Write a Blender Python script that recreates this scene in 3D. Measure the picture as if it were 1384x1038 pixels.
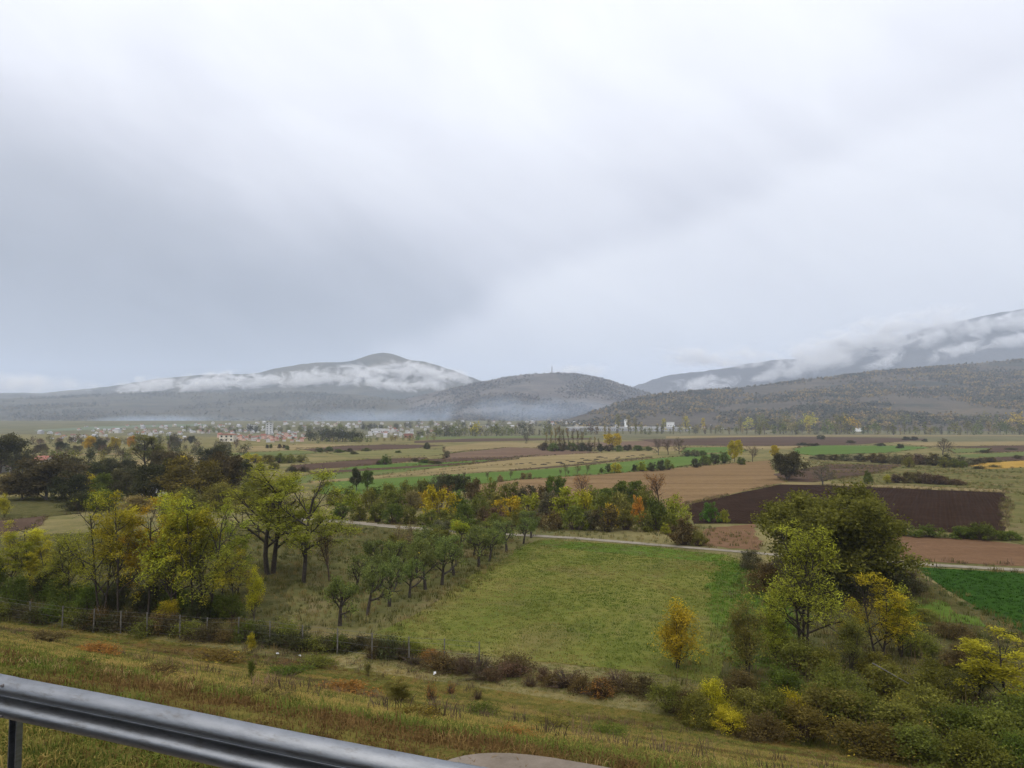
import bpy, bmesh, math, random
import numpy as np
from mathutils import Vector, Matrix, noise as mnoise

for o in list(bpy.data.objects):
    bpy.data.objects.remove(o, do_unlink=True)
sc = bpy.context.scene
COL = sc.collection
R = math.radians

# ------------------------------------------------------------------ camera, sky, sun, exposure
CAM_Z = 16.0
F = 1000.0                      # focal length in photo pixels (photo 1384 x 1038)
HORIZON = 572.0
PITCH = math.atan((HORIZON - 519.0) / F)
cam_d = bpy.data.cameras.new('camera')
cam_d.sensor_width = 36.0
cam_d.lens = 36.0 * F / 1384.0
cam_d.clip_start = 0.1
cam_d.clip_end = 60000.0
cam = bpy.data.objects.new('camera', cam_d)
COL.objects.link(cam)
cam.location = (0, 0, CAM_Z)
cam.rotation_euler = (math.pi / 2 + PITCH, 0, 0)
sc.camera = cam

sc.view_settings.view_transform = 'Standard'
sc.view_settings.look = 'None'
sc.view_settings.exposure = 0.6
sc.view_settings.gamma = 1.0
sc.view_settings.use_curve_mapping = False

sc.cycles.max_bounces = 8
sc.cycles.diffuse_bounces = 4
sc.cycles.glossy_bounces = 2
sc.cycles.transmission_bounces = 3
sc.cycles.transparent_max_bounces = 8
sc.cycles.volume_bounces = 2
sc.cycles.volume_step_rate = 0.5
sc.cycles.volume_max_steps = 256
sc.cycles.use_adaptive_sampling = True
sc.cycles.adaptive_threshold = 0.02
sc.cycles.use_denoising = True
sc.cycles.sample_clamp_indirect = 4.0

SUN_ELEV, SUN_AZ = 52.0, 205.0   # degrees; azimuth clockwise from +Y (behind the camera, a little to the left)


class NT:
    """tiny helper to write node trees"""
    def __init__(self, tree):
        self.t = tree
        self.n = tree.nodes
        self.l = tree.links

    def new(self, typ, **kw):
        nd = self.n.new(typ)
        for k, v in kw.items():
            setattr(nd, k, v)
        return nd

    def set(self, nd, idx, v):
        if v is None:
            return
        s = nd.inputs[idx]
        if isinstance(v, bpy.types.NodeSocket):
            self.l.new(v, s)
        else:
            if hasattr(s.default_value, '__len__') and not hasattr(v, '__len__'):
                s.default_value = [v] * len(s.default_value)
            elif hasattr(s.default_value, '__len__') and len(s.default_value) == 4 and len(v) == 3:
                s.default_value = (v[0], v[1], v[2], 1)
            else:
                s.default_value = v

    def math(self, op, a, b=None, c=None, clamp=False):
        nd = self.new('ShaderNodeMath', operation=op, use_clamp=clamp)
        self.set(nd, 0, a); self.set(nd, 1, b); self.set(nd, 2, c)
        return nd.outputs[0]

    def vmath(self, op, a, b=None, scale=None):
        nd = self.new('ShaderNodeVectorMath', operation=op)
        self.set(nd, 0, a); self.set(nd, 1, b)
        if scale is not None:
            self.set(nd, 3, scale)
        return nd.outputs['Value'] if op in ('DOT_PRODUCT', 'LENGTH', 'DISTANCE') else nd.outputs[0]

    def mix(self, f, a, b, blend='MIX'):
        nd = self.new('ShaderNodeMix', data_type='RGBA', blend_type=blend)
        self.set(nd, 0, f); self.set(nd, 6, a); self.set(nd, 7, b)
        return nd.outputs[2]

    def ss(self, v, a, b, lo=0.0, hi=1.0):
        nd = self.new('ShaderNodeMapRange', interpolation_type='SMOOTHSTEP')
        self.set(nd, 0, v)
        for i, q in ((1, a), (2, b), (3, lo), (4, hi)):
            self.set(nd, i, q)
        return nd.outputs[0]

    def noise(self, vec, scale, detail=4.0, rough=0.55, dist=0.0, out=0):
        nd = self.new('ShaderNodeTexNoise')
        if vec is not None:
            self.set(nd, 'Vector', vec)
        self.set(nd, 'Scale', scale); self.set(nd, 'Detail', detail)
        self.set(nd, 'Roughness', rough); self.set(nd, 'Distortion', dist)
        return nd.outputs[out]

    def ramp(self, f, stops):
        nd = self.new('ShaderNodeValToRGB')
        el = nd.color_ramp.elements
        while len(el) < len(stops):
            el.new(0.5)
        for e, (p, c) in zip(el, stops):
            e.position = p
            e.color = (c[0], c[1], c[2], 1) if hasattr(c, '__len__') else (c, c, c, 1)
        self.set(nd, 0, f)
        return nd.outputs[0]

    def sep(self, v):
        nd = self.new('ShaderNodeSeparateXYZ')
        self.set(nd, 0, v)
        return nd.outputs

    def comb(self, x, y, z):
        nd = self.new('ShaderNodeCombineXYZ')
        self.set(nd, 0, x); self.set(nd, 1, y); self.set(nd, 2, z)
        return nd.outputs[0]


world = bpy.data.worlds.new('World')
sc.world = world
world.use_nodes = True
W = NT(world.node_tree)
W.n.clear()
w_out = W.new('ShaderNodeOutputWorld')
w_tc = W.new('ShaderNodeTexCoord')
w_dir = w_tc.outputs['Generated']
wx, wy, wz = W.sep(w_dir)
w_sky = W.new('ShaderNodeTexSky', sky_type='NISHITA')
w_sky.sun_disc = False
w_sky.sun_elevation = R(SUN_ELEV)
w_sky.sun_rotation = R(SUN_AZ)
w_bg_sky = W.new('ShaderNodeBackground')
W.set(w_bg_sky, 0, w_sky.outputs[0]); W.set(w_bg_sky, 1, 0.10)
# the overcast deck: a flat cloud layer seen in perspective, so bands close up towards the horizon
w_up = W.math('MAXIMUM', wz, 0.0)
w_k = W.math('ADD', w_up, 0.16)
w_pl = W.comb(W.math('DIVIDE', wx, w_k), W.math('DIVIDE', wy, w_k), 0.0)
w_rot = W.new('ShaderNodeMapping'); W.set(w_rot, 0, w_pl)
w_rot.inputs['Rotation'].default_value = (0, 0, R(-38)); w_rot.inputs['Scale'].default_value = (0.55, 1.3, 1)
w_3d = W.new('ShaderNodeMapping'); W.set(w_3d, 0, w_dir); w_3d.inputs['Rotation'].default_value = (0, R(-28), 0)
w_3s = W.new('ShaderNodeMapping'); W.set(w_3s, 0, w_3d.outputs[0]); w_3s.inputs['Scale'].default_value = (1.0, 1.0, 2.4)
n_big = W.noise(w_3s.outputs[0], 1.7, 4.0, 0.5, 0.4)
n_small = W.noise(w_3s.outputs[0], 4.2, 7.0, 0.55, 0.7)
n_warp = W.math('SUBTRACT', n_big, 0.5)
# a darker rain-bearing deck low in the west (left), going on round the horizon beyond the frame
w_az = W.math('ADD', wx, W.math('MULTIPLY', n_warp, 0.34))
w_edge = W.math('ADD', w_az, W.math('MULTIPLY', W.math('SUBTRACT', 0.20, wz), 1.15))
w_left = W.ss(W.math('SUBTRACT', w_az, W.math('MULTIPLY', W.math('SUBTRACT', wz, 0.12), 2.4)), -0.17, -0.03, 1.0, 0.0)
w_left2 = W.ss(w_az, 0.25, -0.45)
w_low = W.ss(W.math('ADD', wz, W.math('MULTIPLY', n_warp, 0.22)), 0.46, 0.10)
w_dark = W.math('MULTIPLY', w_low, W.math('ADD', W.math('MULTIPLY', w_left, 0.62), W.math('MULTIPLY', w_left2, 0.38)))
w_val = W.math('MULTIPLY_ADD', W.math('SUBTRACT', n_small, 0.5), 0.30, W.math('MULTIPLY_ADD', n_warp, 0.34, 0.0))
w_f = W.math('ADD', W.math('SUBTRACT', 0.86, W.math('MULTIPLY', w_dark, 0.76)), w_val, clamp=True)
w_col = W.ramp(w_f, [(0.0, (0.28, 0.298, 0.345)), (0.30, (0.43, 0.448, 0.505)), (0.62, (0.648, 0.660, 0.728)), (0.85, (0.775, 0.788, 0.848)), (1.0, (0.865, 0.877, 0.925))])
w_bg_cl = W.new('ShaderNodeBackground')
W.set(w_bg_cl, 0, w_col)
# an overcast sky is about three times brighter overhead than at the horizon
W.set(w_bg_cl, 1, W.math('MULTIPLY_ADD', w_up, 0.72, 0.60))
w_mix = W.new('ShaderNodeMixShader')
W.set(w_mix, 0, 0.93)
W.l.new(w_bg_sky.outputs[0], w_mix.inputs[1]); W.l.new(w_bg_cl.outputs[0], w_mix.inputs[2])
W.l.new(w_mix.outputs[0], w_out.inputs[0])

sun_d = bpy.data.lights.new('sun', 'SUN')
sun_d.energy = 1.5
sun_d.angle = R(80)
sun_d.color = (1.0, 0.93, 0.82)
sun = bpy.data.objects.new('sun', sun_d)
COL.objects.link(sun)
sun.location = (0, -20, 60)
_az, _el = R(SUN_AZ), R(SUN_ELEV)
sun_dir = Vector((math.sin(_az) * math.cos(_el), math.cos(_az) * math.cos(_el), math.sin(_el)))
sun.rotation_euler = sun_dir.to_track_quat('Z', 'Y').to_euler()

# ------------------------------------------------------------------ geometry of the place
# Road frame: 's' runs along the motorway, 'D' is the distance away from it, both measured from the camera's foot.
ROAD_ANG = R(67.75)
DV = np.array([-math.sin(ROAD_ANG), math.cos(ROAD_ANG)])
NV = np.array([math.cos(ROAD_ANG), math.sin(ROAD_ANG)])
PROFILE = [(-1e5, 0.0), (-62, 0.0), (-22, 13.0), (-18, 13.25), (4.9, 13.25), (5.75, 13.22), (6.6, 12.94), (9.5, 11.72), (14.0, 9.85),
           (23.0, 6.18), (31.0, 3.05), (36.0, 1.15), (39.5, 0.12), (41.0, 0.0), (1e6, 0.0)]
PD = np.array([p[0] for p in PROFILE]); PZ = np.array([p[1] for p in PROFILE])


def sm(x, a, b):
    t = np.clip((x - a) / (b - a), 0, 1)
    return t * t * (3 - 2 * t)


def H(X, Y):
    """height of the ground"""
    X = np.asarray(X, float); Y = np.asarray(Y, float)
    D = X * NV[0] + Y * NV[1]
    z = np.interp(D, PD, PZ)
    az = X / np.maximum(np.abs(Y), 1.0)
    rise = 24.0 * sm(Y, 850, 2300) * (1.0 - 0.45 * sm(az, 0.0, 0.5))
    return z + np.where(Y > 0, rise, 0)


def ray(px, py):
    v = (519.0 - py) / F
    return np.array([(px - 692.0) / F, math.cos(PITCH) - math.sin(PITCH) * v, math.sin(PITCH) + math.cos(PITCH) * v])


def G(px, py, tmax=9000.0):
    """the point of the ground that the photo shows at a pixel"""
    r = ray(px, py)
    t, step = 2.0, 0.25
    prev = t
    while t < tmax:
        if CAM_Z + r[2] * t < float(H(r[0] * t, r[1] * t)):
            lo, hi = prev, t
            for _ in range(30):
                m = 0.5 * (lo + hi)
                if CAM_Z + r[2] * m < float(H(r[0] * m, r[1] * m)):
                    hi = m
                else:
                    lo = m
            t = hi
            break
        prev = t
        step = max(0.25, t * 0.02)
        t += step
    p = r * t
    return Vector((p[0], p[1], float(H(p[0], p[1]))))


def P(px, py, Y):
    """a point at depth Y metres seen at a pixel"""
    r = ray(px, py)
    k = Y / r[1]
    return Vector((r[0] * k, Y, CAM_Z + r[2] * k))


def road(s, D, z=None):
    X = s * DV[0] + D * NV[0]; Y = s * DV[1] + D * NV[1]
    return Vector((X, Y, float(H(X, Y)) if z is None else z))


def sD(p):
    return p[0] * DV[0] + p[1] * DV[1], p[0] * NV[0] + p[1] * NV[1]


def fbm(x, y, z=0.0, octv=5, h=0.9, lac=2.1):
    return mnoise.fractal(Vector((x, y, z)), h, lac, octv, noise_basis='PERLIN_ORIGINAL')


# ------------------------------------------------------------------ object helpers
def tag(o, label=None, cat=None, group=None, kind=None):
    if label: o['label'] = label
    if cat: o['category'] = cat
    if group: o['group'] = group
    if kind: o['kind'] = kind
    return o


def empty(name, loc, rz=0.0, label=None, cat=None, group=None):
    o = bpy.data.objects.new(name, None)
    o.empty_display_size = 0.3
    COL.objects.link(o)
    o.location = loc
    o.rotation_euler = (0, 0, rz)
    return tag(o, label, cat, group)


def link(name, mesh, parent=None, mat=None):
    o = bpy.data.objects.new(name, mesh)
    COL.objects.link(o)
    if parent is not None:
        o.parent = parent
    if mat is not None and not mesh.materials:
        mesh.materials.append(mat)
    return o


def mesh_np(name, verts, faces, smooth=False, attrs=None, mats=None, midx=None):
    me = bpy.data.meshes.new(name)
    me.from_pydata([tuple(v) for v in verts] if not isinstance(verts, np.ndarray) else verts.tolist(), [], faces if not isinstance(faces, np.ndarray) else faces.tolist())
    if attrs:
        for k, a in attrs.items():
            at = me.attributes.new(k, 'FLOAT', 'POINT')
            at.data.foreach_set('value', np.asarray(a, np.float32))
    if mats:
        for m in mats:
            me.materials.append(m)
    if midx is not None:
        me.polygons.foreach_set('material_index', np.asarray(midx, np.int32))
    if smooth:
        me.polygons.foreach_set('use_smooth', np.ones(len(me.polygons), bool))
    me.update()
    return me


class MB:
    """collects boxes, tubes and prisms into one mesh"""
    def __init__(self):
        self.v = []; self.f = []

    def box(self, c, s, rz=0.0, taper=1.0):
        b = len(self.v)
        ca, sa = math.cos(rz), math.sin(rz)
        for k in (-1, 1):
            t = taper if k > 0 else 1.0
            for (i, j) in ((-1, -1), (1, -1), (1, 1), (-1, 1)):
                x, y = i * s[0] / 2 * t, j * s[1] / 2 * t
                self.v.append((c[0] + x * ca - y * sa, c[1] + x * sa + y * ca, c[2] + k * s[2] / 2))
        self.f += [(b, b + 3, b + 2, b + 1), (b + 4, b + 5, b + 6, b + 7)] + [(b + i, b + (i + 1) % 4, b + 4 + (i + 1) % 4, b + 4 + i) for i in range(4)]
        return self

    def tube(self, pts, rads, n=6, cap=True):
        pts = [Vector(p) for p in pts]
        if not hasattr(rads, '__len__'):
            rads = [rads] * len(pts)
        b = len(self.v)
        for i, p in enumerate(pts):
            d = (pts[min(i + 1, len(pts) - 1)] - pts[max(i - 1, 0)]).normalized()
            a = d.orthogonal().normalized() if i == 0 else (pa - d * pa.dot(d)).normalized()
            pa = a
            c = d.cross(a)
            for k in range(n):
                an = 2 * math.pi * k / n
                self.v.append(tuple(p + (a * math.cos(an) + c * math.sin(an)) * rads[i]))
        for i in range(len(pts) - 1):
            for k in range(n):
                q = b + i * n
                self.f.append((q + k, q + (k + 1) % n, q + n + (k + 1) % n, q + n + k))
        if cap:
            self.f.append(tuple(b + k for k in reversed(range(n))))
            e = b + (len(pts) - 1) * n
            self.f.append(tuple(e + k for k in range(n)))
        return self

    def prism(self, poly, y0, y1, axis='y'):
        """poly of (x, z) extruded along y"""
        b = len(self.v); n = len(poly)
        for y in (y0, y1):
            for (x, z) in poly:
                self.v.append((x, y, z))
        self.f.append(tuple(b + k for k in range(n)))
        self.f.append(tuple(b + n + k for k in reversed(range(n))))
        for k in range(n):
            self.f.append((b + k, b + n + k, b + n + (k + 1) % n, b + (k + 1) % n))
        return self

    def mesh(self, name, mat=None, smooth=False):
        me = bpy.data.meshes.new(name)
        me.from_pydata(self.v, [], self.f)
        bm = bmesh.new(); bm.from_mesh(me)
        bmesh.ops.recalc_face_normals(bm, faces=bm.faces)
        bm.to_mesh(me); bm.free()
        if mat: me.materials.append(mat)
        if smooth: me.polygons.foreach_set('use_smooth', np.ones(len(me.polygons), bool))
        me.update()
        return me


# ------------------------------------------------------------------ materials
def new_mat(name):
    m = bpy.data.materials.new(name)
    m.use_nodes = True
    t = NT(m.node_tree)
    b = t.n['Principled BSDF']
    b.inputs['Specular IOR Level'].default_value = 0.25
    return m, t, b


def simple(name, col, rough=0.7, metal=0.0, var=0.15, scale=3.0):
    m, t, b = new_mat(name)
    g = t.new('ShaderNodeNewGeometry')
    n = t.noise(g.outputs['Position'], scale, 4)
    c2 = [c * (1 - var) for c in col]; c3 = [min(1, c * (1 + var)) for c in col]
    t.set(b, 'Base Color', t.mix(t.ss(n, 0.3, 0.7), c2, c3))
    t.set(b, 'Roughness', rough); t.set(b, 'Metallic', metal)
    return m


def ground_mat(name, cols, scale=0.35, streak=None, bump=0.25, fine=6.0, ang=0.0, rough=0.95, furrow=None, patch=None):
    """soil or grass: three or four colours mixed by noise at several sizes; streak = (length, width) stretches the noise along 'ang';
    furrow = (spacing m, depth) adds rows; patch = (colour, size m, amount) adds irregular patches"""
    m, t, b = new_mat(name)
    g = t.new('ShaderNodeNewGeometry')
    mp = t.new('ShaderNodeMapping')
    t.set(mp, 0, g.outputs['Position'])
    mp.inputs['Rotation'].default_value = (0, 0, -ang)
    if streak:
        mp.inputs['Scale'].default_value = (1.0 / streak[0], 1.0 / streak[1], 1.0)
        # rotate first, then stretch
        mp.vector_type = 'POINT'
        mp0 = t.new('ShaderNodeMapping'); t.set(mp0, 0, g.outputs['Position'])
        mp0.inputs['Rotation'].default_value = (0, 0, -ang)
        t.set(mp, 0, mp0.outputs[0]); mp.inputs['Rotation'].default_value = (0, 0, 0)
    v = mp.outputs[0]
    n1 = t.noise(v, scale, 6, 0.6, 0.3)
    n2 = t.noise(g.outputs['Position'], scale * 4.3, 5, 0.65)
    n3 = t.noise(g.outputs['Position'], fine, 4, 0.7)
    f = t.math('ADD', t.math('MULTIPLY', n1, 0.5), t.math('ADD', t.math('MULTIPLY', n2, 0.28), t.math('MULTIPLY', n3, 0.22)))
    k = len(cols)
    c = t.ramp(f, [(0.34 + 0.32 * i / (k - 1), cc) for i, cc in enumerate(cols)])
    if patch:
        np_ = t.noise(g.outputs['Position'], 1.0 / patch[1], 5, 0.6, 0.5)
        c = t.mix(t.math('MULTIPLY', t.ss(np_, 0.5, 0.66), patch[2]), c, patch[0])
    hgt = t.math('ADD', n2, t.math('MULTIPLY', n3, 0.7))
    if furrow:
        x = t.sep(mp.outputs[0] if not streak else mp0.outputs[0])[1]
        x = t.math('ADD', x, t.math('MULTIPLY', n2, furrow[0] * 0.5))
        w = t.math('SINE', t.math('MULTIPLY', x, 2 * math.pi / furrow[0]))
        c = t.mix(t.math('MULTIPLY', t.ss(w, -0.6, 0.9), furrow[2] if len(furrow) > 2 else 0.30), c, [q * 0.62 for q in cols[0]])
        hgt = t.math('ADD', hgt, t.math('MULTIPLY', w, furrow[1]))
    t.set(b, 'Base Color', c)
    t.set(b, 'Roughness', rough)
    t.set(b, 'Specular IOR Level', 0.0)
    bp = t.new('ShaderNodeBump')
    t.set(bp, 'Strength', bump); t.set(bp, 'Distance', 0.3); t.set(bp, 'Height', hgt)
    t.l.new(bp.outputs[0], b.inputs['Normal'])
    return m


ROADDIR = math.atan2(DV[1], DV[0])
M = {}
# ------------------------------------------------------------------ ground
M['verge'] = ground_mat('verge_grass', [(0.06, 0.045, 0.018), (0.10, 0.092, 0.024), (0.15, 0.125, 0.034), (0.24, 0.165, 0.05)], scale=0.9, streak=(4.5, 1.0), ang=ROADDIR, fine=9.0, bump=0.6,
                        patch=((0.19, 0.10, 0.034), 2.6, 0.8))
M['plain'] = ground_mat('plain_grass', [(0.072, 0.072, 0.029), (0.124, 0.111, 0.047), (0.182, 0.153, 0.068), (0.234, 0.182, 0.091)], scale=0.04, fine=2.0, bump=0.5,
                        patch=((0.06, 0.075, 0.026), 14.0, 0.6))
M['far_plain'] = ground_mat('far_plain', [(0.065, 0.068, 0.036), (0.111, 0.104, 0.055), (0.169, 0.150, 0.078)], scale=0.012, fine=0.08, bump=0.0)
M['asphalt'] = ground_mat('asphalt', [(0.045, 0.044, 0.043), (0.06, 0.058, 0.056), (0.075, 0.072, 0.07)], scale=1.5, fine=60.0, bump=0.15)
M['shoulder'] = ground_mat('shoulder_concrete', [(0.135, 0.112, 0.088), (0.18, 0.15, 0.12), (0.225, 0.19, 0.155)], scale=2.0, fine=40.0, bump=0.2)
M['white_paint'] = simple('road_paint', (0.72, 0.72, 0.70), 0.7)


def geo(a, b, n):
    return list(np.geomspace(a, b, n))


s_pos = list(np.arange(0, 30, 0.6)) + list(np.arange(30, 90, 2.5)) + geo(90, 9500, 40)
S_GRID = sorted(set([-q for q in s_pos] + s_pos))
D_GRID = [-6500, -2500, -800, -200, -62, -40, -22, -18, -6, 0, 3, 4.9, 5.3, 5.75] + list(np.arange(6.2, 43, 0.6)) + list(np.arange(44, 110, 6)) + geo(112, 9500, 72)


def ground_mesh():
    s = np.array(S_GRID); d = np.array(D_GRID)
    SS, DD = np.meshgrid(s, d)
    X = SS * DV[0] + DD * NV[0]; Y = SS * DV[1] + DD * NV[1]
    Z = H(X, Y)
    v = np.stack([X.ravel(), Y.ravel(), Z.ravel()], 1)
    ns, nd = len(s), len(d)
    i, j = np.meshgrid(np.arange(ns - 1), np.arange(nd - 1))
    a = (j * ns + i).ravel()
    f = np.stack([a, a + 1, a + ns + 1, a + ns], 1)
    dm = 0.5 * (DD[:-1, :-1] + DD[1:, 1:]).ravel()
    mi = np.where((dm > -61) & (dm < 41.5), 0, np.where(dm < 700, 1, 2))
    return mesh_np('ground', v, f, smooth=True, mats=[M['verge'], M['plain'], M['far_plain']], midx=mi)


gnd = link('ground', ground_mesh())
tag(gnd, kind='structure')


def strip(name, s0, s1, d0, d1, mat, lift, n=60):
    vs = []; fs = []
    for k in range(n + 1):
        s = s0 + (s1 - s0) * k / n
        for d in (d0, d1):
            p = road(s, d); vs.append((p.x, p.y, p.z + lift))
    for k in range(n):
        fs.append((2 * k, 2 * k + 1, 2 * k + 3, 2 * k + 2))
    return link(name, mesh_np(name, vs, fs, mats=[mat]))


tag(strip('motorway', -400, 400, -16.5, 3.72, M['asphalt'], 0.008), kind='structure')
tag(strip('road_shoulder', -400, 400, 3.72, 4.06, M['shoulder'], 0.006), kind='structure')
tag(strip('edge_line', -400, 400, 1.2, 1.4, M['white_paint'], 0.013), kind='structure')

# rounded concrete apron of the drain behind the guard rail
def apron():
    pts = []
    for k in range(40):
        a = 2 * math.pi * k / 40
        ca, sa = math.cos(a), math.sin(a)
        ex = 1.15 * (abs(ca) ** 0.7) * (1 if ca > 0 else -1)
        ey = 0.78 * (abs(sa) ** 0.7) * (1 if sa > 0 else -1)
        pts.append((ex, ey))
    bm = bmesh.new()
    rot = Matrix.Rotation(ROADDIR, 3, 'Z')
    lo = []; hi = []
    c = road(1.72, 5.06)
    for (x, y) in pts:
        q = rot @ Vector((x, y, 0))
        hi.append(bm.verts.new((c.x + q.x, c.y + q.y, 13.25 + 0.035)))
        lo.append(bm.verts.new((c.x + q.x * 1.02, c.y + q.y * 1.02, 13.0)))
    bm.faces.new(hi)
    for k in range(40):
        bm.faces.new((hi[k], lo[k], lo[(k + 1) % 40], hi[(k + 1) % 40]))
    bmesh.ops.recalc_face_normals(bm, faces=bm.faces)
    me = bpy.data.meshes.new('concrete_apron'); bm.to_mesh(me); bm.free()
    me.materials.append(M['shoulder'])
    return me


tag(link('concrete_apron', apron()), kind='structure')

# ------------------------------------------------------------------ fields
from mathutils.geometry import delaunay_2d_cdt


MARGINS = []
N_FIELDS = [0]


def field(name, px, mat, lvl=1, jit=0.25, seg=None, kind='structure'):
    P3 = [G(*q) for q in px]
    N_FIELDS[0] += 1
    if name not in ('field_track', 'scrub_ground', 'orchard_grass', 'weedy_ground', 'pale_meadow', 'lush_strip', 'meadow', 'manured_field'):
        MARGINS.append([(p.x, p.y) for p in P3])
    out = []
    n = len(P3)
    for i in range(n):
        a, b = P3[i], P3[(i + 1) % n]
        L = (b - a).length
        dist = 0.5 * (a.y + b.y)
        st = seg or max(1.2, dist * 0.012)
        k = max(1, int(L / st))
        nx, ny = -(b.y - a.y) / max(L, 1e-6), (b.x - a.x) / max(L, 1e-6)
        for j in range(k):
            t = j / k
            p = a.lerp(b, t)
            w = jit * (fbm(p.x * 0.11, p.y * 0.11, lvl * 3.1, 4) * 1.6 + 0.7 * fbm(p.x * 0.9, p.y * 0.9, 7.0, 2)) * min(1.0, 4 * t + 0.3, 4 * (1 - t) + 0.3)
            out.append(Vector((p.x + nx * w, p.y + ny * w)))
    if max(p.y for p in out) > 800:
        x0, x1 = min(p.x for p in out), max(p.x for p in out)
        y0, y1 = min(p.y for p in out), max(p.y for p in out)
        inner = [Vector((x0 + (x1 - x0) * i / 14, y0 + (y1 - y0) * j / 14)) for i in range(1, 14) for j in range(1, 14)]
    else:
        inner = []
    m = len(out)
    res = delaunay_2d_cdt(out + inner, [], [list(range(m))], 1, 1e-4)
    vv, ff = res[0], res[2]
    verts = [(p.x, p.y, float(H(p.x, p.y)) + 0.006 + 0.006 * lvl + 0.0009 * N_FIELDS[0] + (0.25 if p.y > 800 else 0)) for p in vv]
    me = mesh_np(name, verts, [tuple(f) for f in ff], mats=[mat])
    bm = bmesh.new(); bm.from_mesh(me)
    for f in bm.faces:
        if f.normal.z < 0: f.normal_flip()
    bm.to_mesh(me); bm.free()
    return tag(link(name, me), kind=kind)


def fm(name, cols, **k):
    M[name] = ground_mat(name, cols, **k)
    return M[name]


A_S = R(8)     # the way most field strips run (almost across the view)
fm('meadow', [(0.060, 0.082, 0.016), (0.10, 0.115, 0.024), (0.145, 0.142, 0.036), (0.21, 0.17, 0.06)], scale=0.10, streak=(2.2, 1), ang=R(75), fine=3.0, bump=0.6, patch=((0.13, 0.105, 0.045), 7.0, 0.55))
fm('lush', [(0.055, 0.088, 0.014), (0.080, 0.125, 0.020), (0.11, 0.15, 0.032)], scale=0.3, fine=3.0, bump=0.6, patch=((0.094, 0.088, 0.037), 3.5, 0.7))
fm('clover', [(0.018, 0.045, 0.008), (0.026, 0.062, 0.010), (0.036, 0.078, 0.015)], scale=0.5, fine=5.0, bump=0.5)
fm('wheat', [(0.060, 0.098, 0.024), (0.078, 0.122, 0.030), (0.105, 0.145, 0.042)], scale=0.05, streak=(8, 1), ang=A_S, fine=1.2, bump=0.3)
fm('wheat_thin', [(0.075, 0.095, 0.032), (0.10, 0.12, 0.042), (0.13, 0.13, 0.055)], scale=0.05, streak=(8, 1), ang=A_S, fine=1.2, bump=0.3)
fm('plough', [(0.022, 0.0135, 0.009), (0.033, 0.020, 0.014), (0.050, 0.031, 0.022)], scale=0.22, fine=2.2, bump=1.0, ang=R(60), furrow=(0.7, 0.25, 0.14))
fm('plough_far', [(0.05, 0.034, 0.025), (0.075, 0.05, 0.036), (0.105, 0.072, 0.05)], scale=0.05, streak=(10, 1), ang=A_S, fine=0.8, bump=0.6)
fm('plough_pale', [(0.095, 0.062, 0.044), (0.125, 0.084, 0.058), (0.165, 0.115, 0.08)], scale=0.03, streak=(10, 1), ang=A_S, fine=0.8, bump=0.4)
fm('stubble', [(0.11, 0.078, 0.04), (0.150, 0.098, 0.050), (0.198, 0.130, 0.067), (0.252, 0.174, 0.090)], scale=0.12, streak=(14, 1), ang=R(4), fine=1.6, bump=0.4, furrow=(1.6, 0.15))
fm('stubble_red', [(0.10, 0.056, 0.032), (0.145, 0.086, 0.049), (0.20, 0.125, 0.075)], scale=0.18, streak=(14, 1), ang=R(-4), fine=2.2, bump=0.5, furrow=(0.9, 0.2))
fm('straw', [(0.13, 0.11, 0.05), (0.17, 0.135, 0.065), (0.22, 0.17, 0.085), (0.27, 0.215, 0.11)], scale=0.06, streak=(9, 1), ang=A_S, fine=1.0, bump=0.3)
fm('olive', [(0.090, 0.090, 0.036), (0.138, 0.132, 0.054), (0.180, 0.162, 0.072)], scale=0.05, streak=(8, 1), ang=A_S, fine=1.0, bump=0.3)
fm('mustard', [(0.22, 0.14, 0.03), (0.30, 0.19, 0.045), (0.34, 0.23, 0.07)], scale=0.15, fine=1.5, bump=0.4)
fm('rough_green', [(0.055, 0.060, 0.022), (0.085, 0.086, 0.030), (0.125, 0.112, 0.044), (0.17, 0.135, 0.06)], scale=0.10, fine=1.2, bump=0.6, patch=((0.143, 0.111, 0.058), 5.0, 0.7))
fm('scrub_floor', [(0.032, 0.034, 0.013), (0.062, 0.062, 0.022), (0.10, 0.088, 0.036), (0.16, 0.125, 0.06)], scale=0.25, fine=3.0, bump=0.8, patch=((0.05, 0.06, 0.02), 4.0, 0.6))
fm('track', [(0.15, 0.13, 0.095), (0.22, 0.195, 0.15), (0.29, 0.26, 0.205)], scale=0.5, fine=6.0, bump=0.3)
fm('pale_water', [(0.10, 0.125, 0.085), (0.125, 0.15, 0.10), (0.15, 0.17, 0.12)], scale=0.005, fine=0.05, bump=0.0)

# the rough ground under the locust copse and the orchard, and the weedy ground at the right
field('scrub_ground', [(-260, 830), (-260, 745), (60, 722), (300, 715), (455, 708), (600, 722), (715, 731), (640, 800), (560, 848), (505, 882), (440, 878), (230, 858), (0, 838)], M['scrub_floor'], 1, 0.8)
field('orchard_grass', [(395, 790), (470, 750), (600, 735), (715, 731), (650, 792), (560, 845), (480, 868), (405, 858), (380, 830)], M['rough_green'], 2, 1.0)
field('weedy_ground', [(905, 905), (985, 842), (1010, 762), (1130, 770), (1235, 770), (1330, 828), (1400, 864), (1600, 940), (1600, 1080), (1300, 1030), (1000, 965)], M['scrub_floor'], 1, 0.8)
field('meadow', [(505, 862), (552, 836), (606, 800), (660, 765), (700, 742), (722, 731), (745, 729), (870, 738), (985, 750), (1012, 760), (1010, 800), (990, 870), (975, 925), (870, 908), (700, 890), (600, 878), (520, 872)], M['meadow'], 3, 0.5)
field('lush_strip', [(962, 754), (1012, 762), (1048, 778), (1072, 820), (1085, 850), (1060, 905), (985, 900), (970, 850), (958, 800)], M['lush'], 4, 1.0)
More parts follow.
